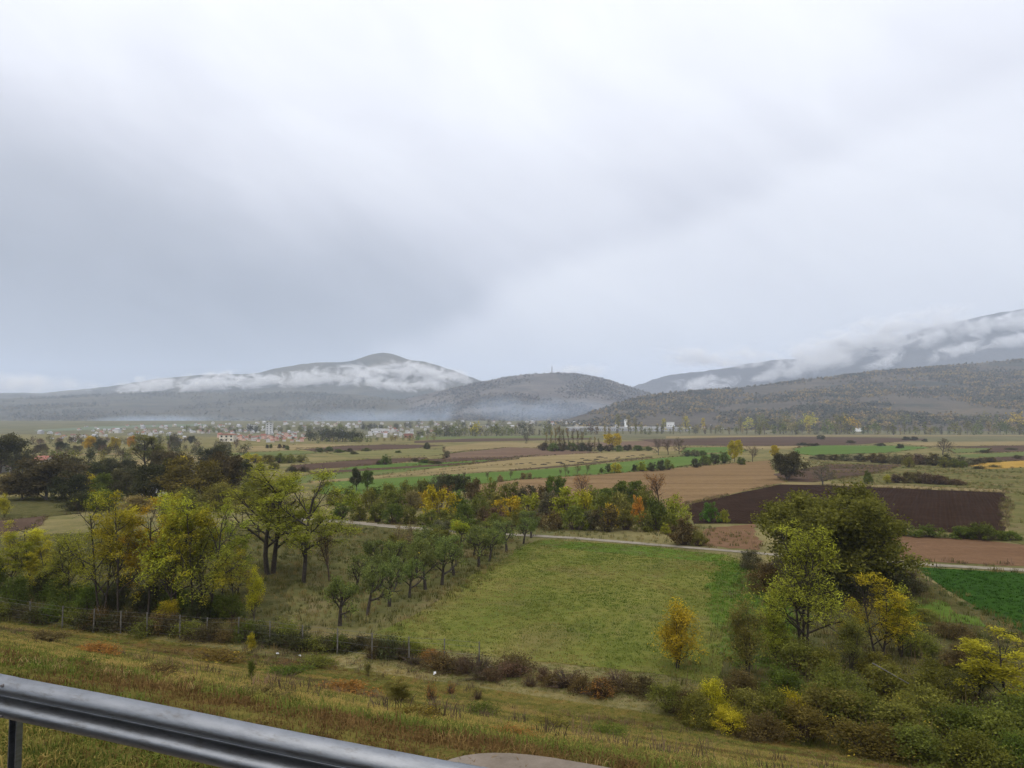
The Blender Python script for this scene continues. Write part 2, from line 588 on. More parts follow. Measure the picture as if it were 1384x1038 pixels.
field('lush_strip', [(1190, 812), (1240, 808), (1330, 835), (1340, 850), (1270, 850), (1200, 845)], M['lush'], 4, 1.2)
field('lush_strip', [(740, 730), (870, 739), (985, 751), (962, 760), (850, 750), (730, 737)], M['lush'], 4, 0.5)
field('clover_field', [(1238, 767), (1384, 775), (1640, 790), (1640, 950), (1490, 905), (1384, 857), (1330, 826), (1280, 798)], M['clover'], 5, 0.15)
field('field_track', [(385, 700), (455, 702), (540, 711), (610, 717.3), (700, 722), (775, 726), (900, 736.5), (1015, 746), (1100, 753), (1225, 760.5), (1384, 769), (1700, 785), (1700, 789), (1384, 773.2), (1225, 763.8), (1100, 756), (1015, 748.6), (900, 739), (775, 728.8), (700, 724.6), (610, 720), (540, 715), (455, 706), (385, 703.5)], M['track'], 7, 0.10, seg=1.0)
field('ploughed_field', [(925, 683), (990, 668), (1062, 653), (1110, 656), (1360, 666), (1362, 690), (1356, 724), (1300, 722), (1220, 714), (1100, 712), (1000, 708), (938, 708)], M['plough'], 4, 0.3)
field('stubble_field', [(955, 714), (1020, 708), (1026, 744), (985, 742), (930, 736)], M['stubble_red'], 3, 0.8)
field('stubble_field', [(1120, 726), (1210, 724), (1300, 728), (1384, 737), (1560, 752), (1560, 776), (1384, 765), (1300, 762), (1225, 757), (1120, 750)], M['stubble_red'], 3, 0.5)
field('stubble_field', [(630, 672), (645, 655), (700, 648.5), (830, 640), (960, 629), (1040, 622), (1048, 640), (1062, 652), (990, 667), (925, 682), (930, 690), (800, 690)], M['stubble'], 2, 0.4)
field('wheat_field', [(425, 668), (440, 652), (600, 642), (690, 637), (760, 632.5), (900, 618.5), (985, 612), (990, 621), (900, 634), (830, 640), (700, 648.5), (645, 655), (630, 664), (560, 668)], M['wheat'], 2, 0.4)
field('wheat_field', [(330, 662), (425, 640), (560, 628.5), (640, 623), (640, 627), (560, 636), (440, 650)], M['wheat_thin'], 2, 0.4)
field('wheat_field', [(480, 629.5), (640, 621), (700, 617.5), (640, 628), (530, 636), (430, 642)], M['wheat'], 3, 0.4)
field('straw_strip', [(420, 650.5), (560, 639), (640, 631), (690, 627.5), (690, 629), (560, 642), (420, 653.5)], M['straw'], 4, 0.2)
field('manured_field', [(555, 638), (640, 627), (700, 618), (780, 613.5), (870, 610), (895, 613), (800, 624.5), (700, 634.5), (600, 641.5), (560, 642)], M['straw'], 3, 0.4)
field('dark_strip', [(420, 637.5), (520, 632), (640, 625), (700, 619.5), (700, 620.8), (640, 627), (520, 635), (420, 641)], M['plough_far'], 5, 0.2)
field('dark_strip', [(690, 635), (760, 629.5), (880, 617.5), (880, 618.8), (760, 631.2), (690, 636.6)], M['plough_far'], 5, 0.15)
field('ploughed_strip', [(600, 614), (690, 604.5), (735, 606.5), (815, 611.5), (700, 618.5), (640, 622), (600, 623)], M['plough_pale'], 4, 0.3)
field('ploughed_strip', [(560, 621), (690, 617.5), (730, 615), (690, 620), (600, 625), (560, 624)], M['plough_far'], 5, 0.3)
field('straw_strip', [(600, 604), (660, 597.5), (735, 598.5), (735, 605.5), (690, 604.5), (600, 612)], M['straw'], 4, 0.3)
field('ploughed_strip', [(395, 629), (500, 620.5), (575, 618.3), (575, 622), (490, 630), (395, 637)], M['plough_far'], 3, 0.4)
field('ploughed_strip', [(400, 606), (520, 600.5), (600, 602), (560, 606), (430, 611)], M['plough_far'], 3, 0.3)
field('ploughed_strip', [(560, 596), (640, 592.5), (800, 592), (800, 594), (640, 597), (560, 599)], M['plough_far'], 3, 0.3)
field('straw_strip', [(440, 612), (560, 607), (640, 608), (590, 616), (470, 618)], M['olive'], 3, 0.3)
field('straw_strip', [(330, 604), (420, 600), (480, 601.5), (400, 608), (320, 611)], M['straw'], 3, 0.3)
field('wheat_field', [(310, 613), (400, 609), (440, 612), (360, 617), (300, 620)], M['wheat_thin'], 3, 0.3)
field('wheat_field', [(560, 590.5), (700, 589.5), (800, 589.5), (800, 592), (640, 592.5), (560, 595)], M['wheat_thin'], 3, 0.3)
field('ploughed_strip', [(735, 600), (900, 595), (1010, 594.5), (1010, 600), (880, 604), (735, 605)], M['plough_pale'], 3, 0.3)
field('ploughed_strip', [(860, 594), (1060, 590.5), (1250, 592.5), (1250, 595), (1150, 601.5), (1000, 603.5), (900, 601)], M['plough_far'], 4, 0.3)
field('straw_strip', [(900, 589.6), (1090, 588.6), (1384, 588.3), (1384, 590), (1060, 590.5), (900, 592.5)], M['straw'], 4, 0.2)
field('straw_strip', [(880, 604.5), (1000, 603), (1080, 603), (1080, 606), (960, 609), (880, 609)], M['straw'], 5, 0.2)
field('wheat_field', [(925, 605), (1000, 604), (1010, 610), (985, 612), (920, 612)], M['wheat'], 5, 0.2)
field('wheat_field', [(1072, 606), (1105, 602), (1215, 602.5), (1260, 605), (1200, 612), (1100, 616), (1075, 613)], M['wheat'], 5, 0.3)
field('wheat_field', [(1280, 607), (1340, 605.5), (1330, 611), (1290, 613)], M['wheat_thin'], 5, 0.2)
field('ploughed_strip', [(1250, 604), (1384, 602), (1420, 605), (1384, 610), (1330, 612), (1340, 606)], M['plough_far'], 5, 0.3)
field('straw_strip', [(1200, 598), (1384, 596.5), (1440, 598), (1384, 602), (1250, 603)], M['straw'], 4, 0.3)
field('wheat_field', [(1290, 615), (1384, 611), (1480, 612), (1480, 619), (1384, 619), (1300, 618)], M['wheat_thin'], 4, 0.3)
field('ploughed_strip', [(1330, 619), (1384, 616), (1480, 618), (1480, 623), (1384, 623), (1320, 622.5)], M['plough_far'], 5, 0.3)
field('ploughed_strip', [(1045, 641), (1122, 627.5), (1222, 628.5), (1185, 640), (1100, 652), (1062, 651)], M['plough_far'], 4, 0.4)
field('mustard_field', [(1308, 630), (1330, 626), (1384, 622.5), (1440, 624), (1400, 631.5), (1330, 634)], M['mustard'], 5, 0.5)
field('rough_pasture', [(1090, 622), (1330, 634), (1420, 634), (1500, 660), (1500, 745), (1384, 737), (1356, 724), (1360, 666), (1110, 656), (1180, 640)], M['rough_green'], 2, 0.8)
field('straw_strip', [(1055, 652.5), (1110, 653), (1360, 662), (1360, 666), (1110, 656), (1055, 655)], M['straw'], 4, 0.25)
# left
field('dim_field', [(-120, 705), (-120, 677), (40, 671), (128, 676), (110, 694), (0, 704)], M['scrub_floor'], 3, 0.5)
field('ploughed_strip', [(-120, 722), (0, 704), (60, 698), (50, 712), (0, 725), (-120, 735)], M['plough_far'], 4, 0.5)
field('straw_strip', [(20, 616.5), (120, 613), (260, 611), (260, 613), (120, 615.5), (20, 619)], M['straw'], 4, 0.3)
field('straw_strip', [(150, 624), (230, 619), (330, 616), (330, 620), (230, 627), (150, 632)], M['straw'], 4, 0.3)
field('pale_meadow', [(45, 581.5), (120, 577), (200, 574.5), (262, 573), (290, 575), (200, 578), (120, 581), (50, 583.5)], M['pale_water'], 4, 6.0)

# ------------------------------------------------------------------ hills and mountains
def hill_mat(name, cols, scale, patch=None, terr=None):
    m, t, b = new_mat(name)
    g = t.new('ShaderNodeNewGeometry')
    mp = t.new('ShaderNodeMapping'); t.set(mp, 0, g.outputs['Position'])
    mp.inputs['Scale'].default_value = (1, 1, 2.6)
    n1 = t.noise(mp.outputs[0], scale, 6, 0.6, 0.4)
    n2 = t.noise(g.outputs['Position'], scale * 7, 5, 0.7)
    n3 = t.noise(g.outputs['Position'], scale * 30, 3, 0.7)
    mt = t.new('ShaderNodeMapping'); t.set(mt, 0, g.outputs['Position']); mt.inputs['Scale'].default_value = (0.0016, 0.0016, 0.075)
    n4 = t.noise(mt.outputs[0], 1.0, 4, 0.6)
    f = t.math('ADD', t.math('MULTIPLY', n1, 0.35), t.math('ADD', t.math('MULTIPLY', n2, 0.2), t.math('ADD', t.math('MULTIPLY', n3, 0.2), t.math('MULTIPLY', n4, 0.25))))
    k = len(cols)
    c = t.ramp(f, [(0.36 + 0.28 * i / (k - 1), cc) for i, cc in enumerate(cols)])
    if patch:
        np_ = t.noise(mp.outputs[0], patch[1], 4, 0.6, 0.6)
        c = t.mix(t.math('MULTIPLY', t.ss(np_, 0.53, 0.62), patch[2]), c, patch[0])
    t.set(b, 'Base Color', c); t.set(b, 'Roughness', 1.0); t.set(b, 'Specular IOR Level', 0.0)
    bp = t.new('ShaderNodeBump'); t.set(bp, 'Strength', 0.8); t.set(bp, 'Distance', 12.0); t.set(bp, 'Height', t.math('ADD', n2, n3))
    t.l.new(bp.outputs[0], b.inputs['Normal'])
    return m


M['hill_near'] = hill_mat('hill_near', [(0.047, 0.043, 0.035), (0.084, 0.070, 0.054), (0.121, 0.101, 0.070), (0.176, 0.135, 0.084)], 0.006, ((0.041, 0.049, 0.038), 0.004, 0.7))
M['hill_mid'] = hill_mat('hill_mid', [(0.054, 0.049, 0.043), (0.097, 0.084, 0.073), (0.142, 0.121, 0.101), (0.189, 0.169, 0.142)], 0.005, ((0.047, 0.049, 0.043), 0.003, 0.6))
M['mountain'] = hill_mat('mountain', [(0.039, 0.039, 0.034), (0.065, 0.061, 0.048), (0.098, 0.088, 0.062), (0.130, 0.111, 0.078)], 0.0025, ((0.036, 0.043, 0.036), 0.0016, 0.7))
M['mountain_far'] = hill_mat('mountain_far', [(0.042, 0.042, 0.042), (0.066, 0.064, 0.062), (0.102, 0.096, 0.094)], 0.0015)


def hill(name, crest, Yc, Yf, mat, nu=160, nv=44, rough=10.0, shape=1.15, gully=0.1, seed=0.0, zfoot=None, dv=None, back=0.8):
    """a ridge whose crest runs through the photo's outline 'crest' [(px, py)...] at depth Yc and whose foot lies at depth Yf (numbers or [(px, Y)...])"""
    cx = np.array([c[0] for c in crest], float); cy = np.array([c[1] for c in crest], float)
    fl = lambda q, x: np.interp(x, [a[0] for a in q], [a[1] for a in q]) if hasattr(q, '__len__') else q
    us = np.linspace(cx[0], cx[-1], nu)
    # smooth the outline a little
    ys = np.interp(us, cx, cy)
    ker = np.ones(3) / 3
    ys = np.convolve(np.pad(ys, 1, mode='edge'), ker, 'valid')
    vs = np.concatenate([np.linspace(0, 1, nv), 1 + back * np.linspace(0.06, 1, 12)])
    verts = []
    for u, yc in zip(us, ys):
        yC = float(fl(Yc, u)); yF = float(fl(Yf, u))
        top = P(u, yc, yC)
        r = ray(u, 560)
        for v in vs:
            Y = yF + (yC - yF) * v
            X = r[0] / r[1] * Y
            z0 = float(H(X, yF)) - 6.0
            if v <= 1:
                hN = fbm(X * 0.0011 + seed, Y * 0.0011, seed, 6)
                gl = abs(fbm(X * 0.0024 + seed * 2, Y * 0.0006, seed + 5, 4))
                e = v * (1 - v) * 4
                z = z0 + (top.z - z0) * (v ** shape) + e * (hN * rough * 1.2 - gl * gully * (top.z - z0)) + fbm(X * 0.02, Y * 0.02, seed, 3) * rough * 0.16 * min(1, v * 5)
            else:
                z = z0 + (top.z - z0) * max(0.0, 1 - ((v - 1) / back) ** 1.5) - 2
            verts.append((X, Y, z))
    m = len(vs)
    fs = []
    for i in range(nu - 1):
        for j in range(m - 1):
            a = i * m + j
            fs.append((a, a + m, a + m + 1, a + 1))
    me = mesh_np(name, verts, fs, smooth=True, mats=[mat])
    o = link(name, me)
    return tag(o, kind='structure')


hillB = hill('wooded_ridge', [(690, 574), (740, 572), (770, 566), (800, 556), (835, 545), (870, 535), (905, 531), (960, 527.5), (1034, 521), (1100, 512), (1200, 501), (1300, 493), (1384, 486), (1500, 479), (1700, 470), (2100, 462)],
             [(690, 1900), (800, 2050), (1000, 2450), (1384, 2700), (2100, 3000)], [(690, 1500), (800, 1450), (1000, 1250), (1384, 1150), (2100, 1100)], M['hill_near'], nu=240, rough=7.0, shape=1.25, gully=0.07, seed=1.3)
hillA = hill('antenna_hill', [(430, 574), (480, 560), (520, 547), (560, 536), (600, 527), (640, 518.5), (680, 510.5), (710, 506.5), (745, 504), (775, 504.8), (810, 510), (850, 522), (890, 535), (930, 548), (990, 566)],
             3500.0, [(430, 2500), (700, 2250), (990, 2500)], M['hill_mid'], nu=180, rough=11.0, shape=1.2, gully=0.09, seed=4.1)
hillF = hill('foothill', [(-700, 520), (-400, 528), (-200, 533), (0, 539), (70, 538), (130, 534), (200, 531), (300, 532), (400, 531), (480, 533), (540, 540), (600, 551), (660, 566)],
             [(-700, 3800), (300, 3800), (660, 3300)], [(-700, 2300), (300, 2500), (660, 2600)], M['mountain'], nu=220, rough=16.0, shape=1.1, gully=0.10, seed=7.7)
hillC = hill('mountain', [(-900, 500), (-500, 512), (-200, 522), (0, 531), (60, 531), (150, 522), (210, 512), (262, 507.5), (300, 505), (340, 505.5), (375, 497), (420, 490.5), (455, 489.5), (475, 488.5), (490, 482.5), (505, 478), (520, 476), (533, 479), (548, 486), (575, 489), (605, 498), (640, 511), (690, 530), (760, 556)],
             4800, 3900, M['mountain'], nu=260, rough=26.0, shape=1.0, gully=0.10, seed=2.2)
hillD = hill('far_mountain', [(760, 566), (800, 545), (835, 528), (870, 518), (900, 507), (940, 503), (985, 497), (1010, 492), (1040, 487), (1065, 485), (1095, 486), (1130, 478), (1180, 465), (1230, 452), (1262, 441), (1290, 436), (1330, 428), (1384, 418), (1450, 408), (1600, 404), (1900, 415), (2300, 430)],
             5600, 4400, M['mountain_far'], nu=240, rough=48.0, shape=1.0, gully=0.16, seed=9.4)

# ------------------------------------------------------------------ air
HAZE_DENS = 1.25e-4
HAZE_COL = (0.74, 0.84, 1.0)
hm = bpy.data.materials.new('haze'); hm.use_nodes = True
ht = NT(hm.node_tree); ht.n.clear()
h_out = ht.new('ShaderNodeOutputMaterial'); h_v = ht.new('ShaderNodeVolumePrincipled')
ht.set(h_v, 'Color', HAZE_COL); ht.set(h_v, 'Density', HAZE_DENS); ht.set(h_v, 'Anisotropy', 0.0)
ht.l.new(h_v.outputs[0], h_out.inputs['Volume'])
allz = [v.co.z for o in (hillA, hillB, hillC, hillD, hillF) for v in o.data.vertices]
bx = MB().box((0, 2500, 0.5 * (max(allz) + 20 - 12)), (26000, 20000, max(allz) + 20 + 12))
hz = tag(link('haze', bx.mesh('haze', hm)), kind='stuff')
hz.location.z = 0


def fog_mat(name, dens, nscale, cover, seed, col=(1, 1, 1), stretch=(1, 1, 1.6), aniso=0.0):
    m = bpy.data.materials.new(name); m.use_nodes = True
    t = NT(m.node_tree); t.n.clear()
    out = t.new('ShaderNodeOutputMaterial'); v = t.new('ShaderNodeVolumePrincipled')
    tc = t.new('ShaderNodeTexCoord'); g = t.new('ShaderNodeNewGeometry')
    mp = t.new('ShaderNodeMapping'); t.set(mp, 0, g.outputs['Position'])
    mp.inputs['Location'].default_value = (seed * 311.0, seed * 97.0, seed * 53.0)
    mp.inputs['Scale'].default_value = stretch
    n = t.noise(mp.outputs[0], nscale, 6, 0.68, 1.0)
    r = t.vmath('LENGTH', tc.outputs['Object'])
    fall = t.ss(r, 0.15, 1.0, 1.0, 0.0)
    d = t.math('SUBTRACT', t.math('MULTIPLY_ADD', t.math('SUBTRACT', n, 0.5), 4.6, fall), cover)
    d = t.math('MULTIPLY', t.math('MAXIMUM', d, 0.0), dens)
    d = t.math('MULTIPLY', d, t.ss(r, 0.7, 1.0, 1.0, 0.0))
    t.set(v, 'Color', col); t.set(v, 'Density', d); t.set(v, 'Anisotropy', aniso)
    t.l.new(v.outputs[0], out.inputs['Volume'])
    return m


def ico_unit():
    bm = bmesh.new(); bmesh.ops.create_icosphere(bm, subdivisions=3, radius=1.0)
    me = bpy.data.meshes.new('fog_bank'); bm.to_mesh(me); bm.free()
    return me


from mathutils.bvhtree import BVHTree
BV = {}


def slope_at(o, px, py):
    """depth and steepness of a hill where the photo shows it at a pixel"""
    if o.name not in BV:
        BV[o.name] = BVHTree.FromPolygons([v.co for v in o.data.vertices], [list(p.vertices) for p in o.data.polygons])
    r = Vector(ray(px, py))
    h = BV[o.name].ray_cast(Vector((0, 0, CAM_Z)), r.normalized())
    return h[0]


def fog(px, py, Y, wpx, hpx, depth, mat, tilt=0.0, lean=0.0, name='fog_bank'):
    me = ico_unit(); me.materials.append(mat)
    o = link(name, me)
    o.location = P(px, py, Y)
    o.scale = (wpx * 0.5 * Y / F, depth * 0.5, hpx * 0.5 * Y / F)
    o.rotation_euler = (R(lean), R(tilt), 0)
    return tag(o, kind='stuff')


def hill_fog(o, px, py, wpx, hpx, thick, mat, tilt=0.0, dflt=4500, steep=30.0):
    """a bank of cloud lying against a slope"""
    h = slope_at(o, px, py)
    Y = h.y - thick * 0.30 if h is not None else dflt
    return fog(px, py, Y, wpx, hpx / math.sin(R(90 - steep)) , thick, mat, tilt, -steep)


FM1 = fog_mat('fog_band', 0.034, 0.0125, 0.42, 1.0, stretch=(0.8, 1, 1.5))
FM2 = fog_mat('fog_wisp', 0.018, 0.0085, 0.50, 2.0, stretch=(0.8, 1, 1.3))
FM3 = fog_mat('fog_haze', 0.008, 0.0050, 0.40, 3.0)
for a in [(30, 519, 4500, 330, 40, 500, FM3, 3), (-250, 522, 4500, 420, 60, 500, FM3, 0)]:
    fog(*a)
for a in [(210, 524, 150, 30, 260, FM1, -4), (280, 521, 170, 36, 260, FM1, -5), (350, 518, 150, 34, 260, FM1, -4), (420, 514, 150, 36, 260, FM1, -8),
          (480, 509, 120, 34, 260, FM1, -12), (530, 504, 120, 34, 240, FM1, -8), (585, 508, 120, 40, 240, FM1, 14), (622, 513, 70, 22, 200, FM1, 16), (520, 520, 120, 24, 220, FM1, 10), (575, 521, 90, 22, 200, FM1, 4)]:
    hill_fog(hillC, *a)
for a in [(945, 482, 5500, 160, 40, 420, FM2, 4), (1010, 480, 5400, 120, 34, 400, FM2, 6), (775, 500, 5600, 130, 26, 400, FM3, 0), (1085, 478, 5300, 130, 54, 420, FM2, -10), (1160, 455, 5400, 240, 70, 420, FM2, -14), (1250, 430, 5500, 200, 50, 420, FM3, -14)]:
    fog(*a)
for a in [(1130, 474, 5450, 150, 46, 500, FM2, -16), (1200, 452, 5500, 170, 50, 500, FM2, -18), (1270, 440, 5450, 130, 30, 450, FM3, -14), (1105, 492, 5200, 160, 40, 450, FM3, -12), (1000, 492, 5450, 170, 22, 450, FM3, 4)]:
    fog(*a)
for a in [(955, 521, 150, 30, 300, FM2, -4), (1040, 508, 90, 30, 300, FM2, -30), (1100, 490, 120, 56, 360, FM2, -20), (1150, 480, 120, 60, 360, FM2, -24), (1205, 470, 120, 50, 360, FM2, -24), (1262, 456, 120, 40, 340, FM2, -24), (1315, 446, 130, 46, 340, FM2, -20),
          (1375, 436, 130, 44, 340, FM2, -14), (1300, 474, 150, 22, 300, FM2, -14), (1190, 492, 110, 26, 300, FM2, -22), (1365, 462, 130, 22, 300, FM2, -10), (1460, 430, 150, 50, 340, FM2, -10)]:
    hill_fog(hillD, *a, 5100)

# bluish wood smoke lying over the town at the foot of the central hill
SMK = fog_mat('chimney_smoke', 0.0021, 0.004, 0.0, 5.0, (0.66, 0.79, 1.0))
for a in [(690, 556, 2150, 380, 52, 500, SMK, 0), (480, 566, 2100, 340, 34, 500, SMK, 0), (250, 572, 2200, 300, 30, 500, SMK, 0)]:
    fog(*a, name='smoke')
# ------------------------------------------------------------------ foliage and bark
def leaf_mat():
    m = bpy.data.materials.new('leaves'); m.use_nodes = True
    t = NT(m.node_tree); t.n.clear()
    out = t.new('ShaderNodeOutputMaterial')
    oi = t.new('ShaderNodeObjectInfo')
    lv = t.new('ShaderNodeAttribute', attribute_name='lv').outputs['Fac']
    cv = t.new('ShaderNodeAttribute', attribute_name='cv').outputs['Fac']
    turn = t.ss(t.math('ADD', t.math('MULTIPLY', cv, 0.75), t.math('MULTIPLY', lv, 0.25)), t.math('SUBTRACT', 1.0, oi.outputs['Alpha']), t.math('SUBTRACT', 1.18, oi.outputs['Alpha']))
    c = t.mix(turn, oi.outputs['Color'], (0.40, 0.30, 0.035))
    c = t.mix(1.0, c, t.ramp(lv, [(0.0, 0.55), (0.5, 0.95), (1.0, 1.45)]), 'MULTIPLY')
    c = t.mix(1.0, c, t.ramp(cv, [(0.0, 0.75), (1.0, 1.25)]), 'MULTIPLY')
    d = t.new('ShaderNodeBsdfDiffuse'); t.set(d, 0, c)
    tr = t.new('ShaderNodeBsdfTranslucent'); t.set(tr, 0, c)
    mx = t.new('ShaderNodeMixShader'); t.set(mx, 0, 0.42)
    t.l.new(d.outputs[0], mx.inputs[1]); t.l.new(tr.outputs[0], mx.inputs[2])
    t.l.new(mx.outputs[0], out.inputs[0])
    return m


M['leaf'] = leaf_mat()
M['bark'] = simple('bark', (0.045, 0.036, 0.028), 0.95, var=0.35, scale=6.0)
M['bark_grey'] = simple('bark_grey', (0.085, 0.072, 0.062), 0.95, var=0.3, scale=5.0)
M['bark_brown'] = simple('bark_brown', (0.075, 0.05, 0.036), 0.95, var=0.3, scale=5.0)


def leaves_mesh(name, C, size, rng, flat=0.0, aspect=0.45, mats=None):
    """C (n,3) leaf centres; size (n,) half lengths; flat 0..1 pulls the leaves towards the horizontal"""
    n = len(C)
    nrm = rng.normal(size=(n, 3)); nrm[:, 2] = np.abs(nrm[:, 2]) + flat * 2.2
    nrm /= np.linalg.norm(nrm, axis=1)[:, None]
    a = rng.normal(size=(n, 3)); a -= nrm * (a * nrm).sum(1)[:, None]
    a /= np.linalg.norm(a, axis=1)[:, None] + 1e-9
    b = np.cross(nrm, a)
    L = size[:, None]
    w = aspect
    V = np.stack([C - a * L, C + b * L * w + a * L * 0.15, C + a * L, C - b * L * w + a * L * 0.15], 1).reshape(-1, 3)
    Fc = np.arange(4 * n).reshape(n, 4)
    lv = np.repeat(np.clip(rng.beta(2, 2, n), 0, 1), 4)
    ext = max(1e-3, np.ptp(C[:, 2]))
    k = 3.4 / ext
    cv = np.array([0.5 + 0.75 * mnoise.noise(Vector((c[0] * k + 31, c[1] * k, c[2] * k))) for c in C])
    cv = np.repeat(np.clip(cv, 0, 1), 4)
    return mesh_np(name, V, Fc, attrs={'lv': lv, 'cv': cv}, mats=mats or [M['leaf']])


def grow(rng, p, d, L, r, lev, S, mb, tips):
    nseg = 4 if lev < S['levels'] else 3
    pts = [Vector(p)]
    d = Vector(d).normalized()
    for i in range(nseg):
        wob = Vector(rng.normal(size=3)) * S['wob'] * (0.5 if lev == 0 else 1.0)
        d = (d + wob + Vector((0, 0, S['up'][lev]))).normalized()
        pts.append(pts[-1] + d * (L / nseg))
    rads = [max(r * (1 - 0.62 * i / nseg), 0.006 * S['h'] / 8) for i in range(nseg + 1)]
    mb.tube(pts, rads, n=6 if lev == 0 else (5 if lev == 1 else 3), cap=False)
    if lev >= S['levels']:
        for i in range(1, nseg + 1):
            tips.append(pts[i])
            tips.append(pts[i - 1].lerp(pts[i], 0.5))
        return
    n = S['nc'][lev]
    off = rng.uniform(0, 6.28)
    for k in range(n):
        t = S['t0'][lev] + (1 - S['t0'][lev]) * (k + rng.uniform(0, 0.9)) / n
        t = min(t, 0.99)
        f = t * nseg
        i = int(f)
        q = pts[i].lerp(pts[i + 1], f - i)
        ax = (pts[i + 1] - pts[i]).normalized()
        o = ax.orthogonal().normalized()
        o.rotate(Matrix.Rotation(off + k * 2.4 + rng.uniform(-0.4, 0.4), 3, ax))
        an = R(S['ang'][lev] + rng.uniform(-12, 12))
        nd = ax * math.cos(an) + o * math.sin(an)
        LL = L * S['lr'][lev] * (1.15 - 0.55 * t) * rng.uniform(0.8, 1.2)
        rr = rads[i] * 0.62
        grow(rng, q, nd, LL, rr, lev + 1, S, mb, tips)
    if lev > 0 or S.get('leader', True):
        for k in range(2):
            tips.append(pts[-1])


BASE = dict(h=8.0, levels=3, nc=[9, 6, 4], t0=[0.28, 0.2, 0.2], ang=[48, 45, 45], lr=[0.50, 0.52, 0.5], up=[0.05, 0.06, 0.04, 0.02],
            wob=0.12, r=0.13, stems=1, lean=0.1, leaves=6000, lsize=0.14, lsig=0.22, flat=0.0, aspect=0.45, trunkL=0.8, bark='bark', drop=0.0, gap=0.0)


def make_tree(name, seed, **kw):
    S = dict(BASE); S.update(kw)
    rng = np.random.default_rng(seed)
    mb = MB(); tips = []
    for k in range(S['stems']):
        an = 2 * math.pi * k / S['stems'] + rng.uniform(0, 1.5)
        ln = S['lean'] * (rng.uniform(0.6, 1.3) if S['stems'] > 1 else rng.uniform(0, 1))
        d = (math.cos(an) * ln, math.sin(an) * ln, 1.0)
        o = 0.0 if S['stems'] == 1 else S['r'] * 1.3
        Ls = S['h'] * S['trunkL'] * (1.0 if k == 0 else rng.uniform(0.7, 1.0))
        grow(rng, (math.cos(an) * o, math.sin(an) * o, -0.25), d, Ls, S['r'], 0, S, mb, tips)
    T = np.array([tuple(t) for t in tips])
    trunk = mb.mesh(name + '_trunk', M[S['bark']], smooth=True)
    crown = None
    top = T[:, 2].max() if len(T) else S['h']
    if S['leaves']:
        if S['gap'] > 0:
            nv = np.array([mnoise.noise(Vector(t) * (3.0 / S['h']) + Vector((seed, 0, 0))) for t in T])
            keep = nv > np.quantile(nv, S['gap'])
            TT = T[keep]
        else:
            TT = T
        idx = rng.integers(0, len(TT), S['leaves'])
        sg = np.array([S['lsig'], S['lsig'], S['lsig'] * (0.35 if S['flat'] > 0.5 else 0.85)])
        Cc = TT[idx] + rng.normal(size=(S['leaves'], 3)) * sg
        Cc[:, 2] -= S['drop'] * rng.random(S['leaves'])
        Cc = Cc[Cc[:, 2] > 0.05]
        sz = S['lsize'] * rng.uniform(0.6, 1.35, len(Cc))
        crown = leaves_mesh(name + '_crown', Cc, sz, rng, S['flat'], S['aspect'])
        top = np.quantile(Cc[:, 2], 0.997)
        rad = np.quantile(np.hypot(Cc[:, 0], Cc[:, 1]), 0.97)
    else:
        rad = np.quantile(np.hypot(T[:, 0], T[:, 1]), 0.97)
    return dict(trunk=trunk, crown=crown, h=float(top), w=float(2 * rad))


def make_bush(name, seed, h=2.6, w=3.6, clumps=30, leaves=6500, lsize=0.075, bark='bark_brown', hollow=0.25, sig=0.34, twigs=24):
    """many-stemmed shrub: an uneven heap of leaf clumps on splayed stems"""
    rng = np.random.default_rng(seed)
    mb = MB()
    cs = []
    for k in range(clumps):
        a = rng.uniform(0, 2 * math.pi); u = rng.uniform(hollow, 1) ** 0.7
        el = rng.uniform(0.05, 1.0)
        rr = math.sqrt(max(0, 1 - el ** 2)) * 0.85 + 0.12
        lob = 1 + 0.28 * math.sin(2 * a + seed) + 0.18 * math.sin(3 * a + seed * 2)
        c = Vector((math.cos(a) * rr * u * w / 2 * lob, math.sin(a) * rr * u * w / 2 * lob, h * (0.08 + 0.80 * el * (0.75 + 0.35 * rng.random()) * (0.8 + 0.2 * lob))))
        cs.append(c)
    for c in cs + [c * rng.uniform(1.0, 1.15) for c in cs[:twigs]]:
        b = Vector((c.x * 0.15 + rng.normal() * 0.08, c.y * 0.15 + rng.normal() * 0.08, -0.1))
        mid = b.lerp(c, 0.5) + Vector((c.x * 0.12, c.y * 0.12, 0.1 * h))
        mb.tube([b, mid, c], [0.035, 0.022, 0.008], n=3, cap=False)
    stem = mb.mesh(name + '_stems', M[bark], smooth=True)
    C = np.array([tuple(c) for c in cs])
    idx = rng.integers(0, len(C), leaves)
    r = sig * w / 3.6 * rng.uniform(0.7, 1.3, len(C))
    Cc = C[idx] + rng.normal(size=(leaves, 3)) * r[idx][:, None] * np.array([1, 1, 0.8])
    Cc[:, 2] = np.abs(Cc[:, 2]) * 0.985 + 0.02
    crown = leaves_mesh(name + '_crown', Cc, lsize * rng.uniform(0.6, 1.4, len(Cc)), rng, 0.2, 0.5)
    return dict(trunk=stem, crown=crown, h=float(np.quantile(Cc[:, 2], 0.99)), w=float(2 * np.quantile(np.hypot(Cc[:, 0], Cc[:, 1]), 0.96)))


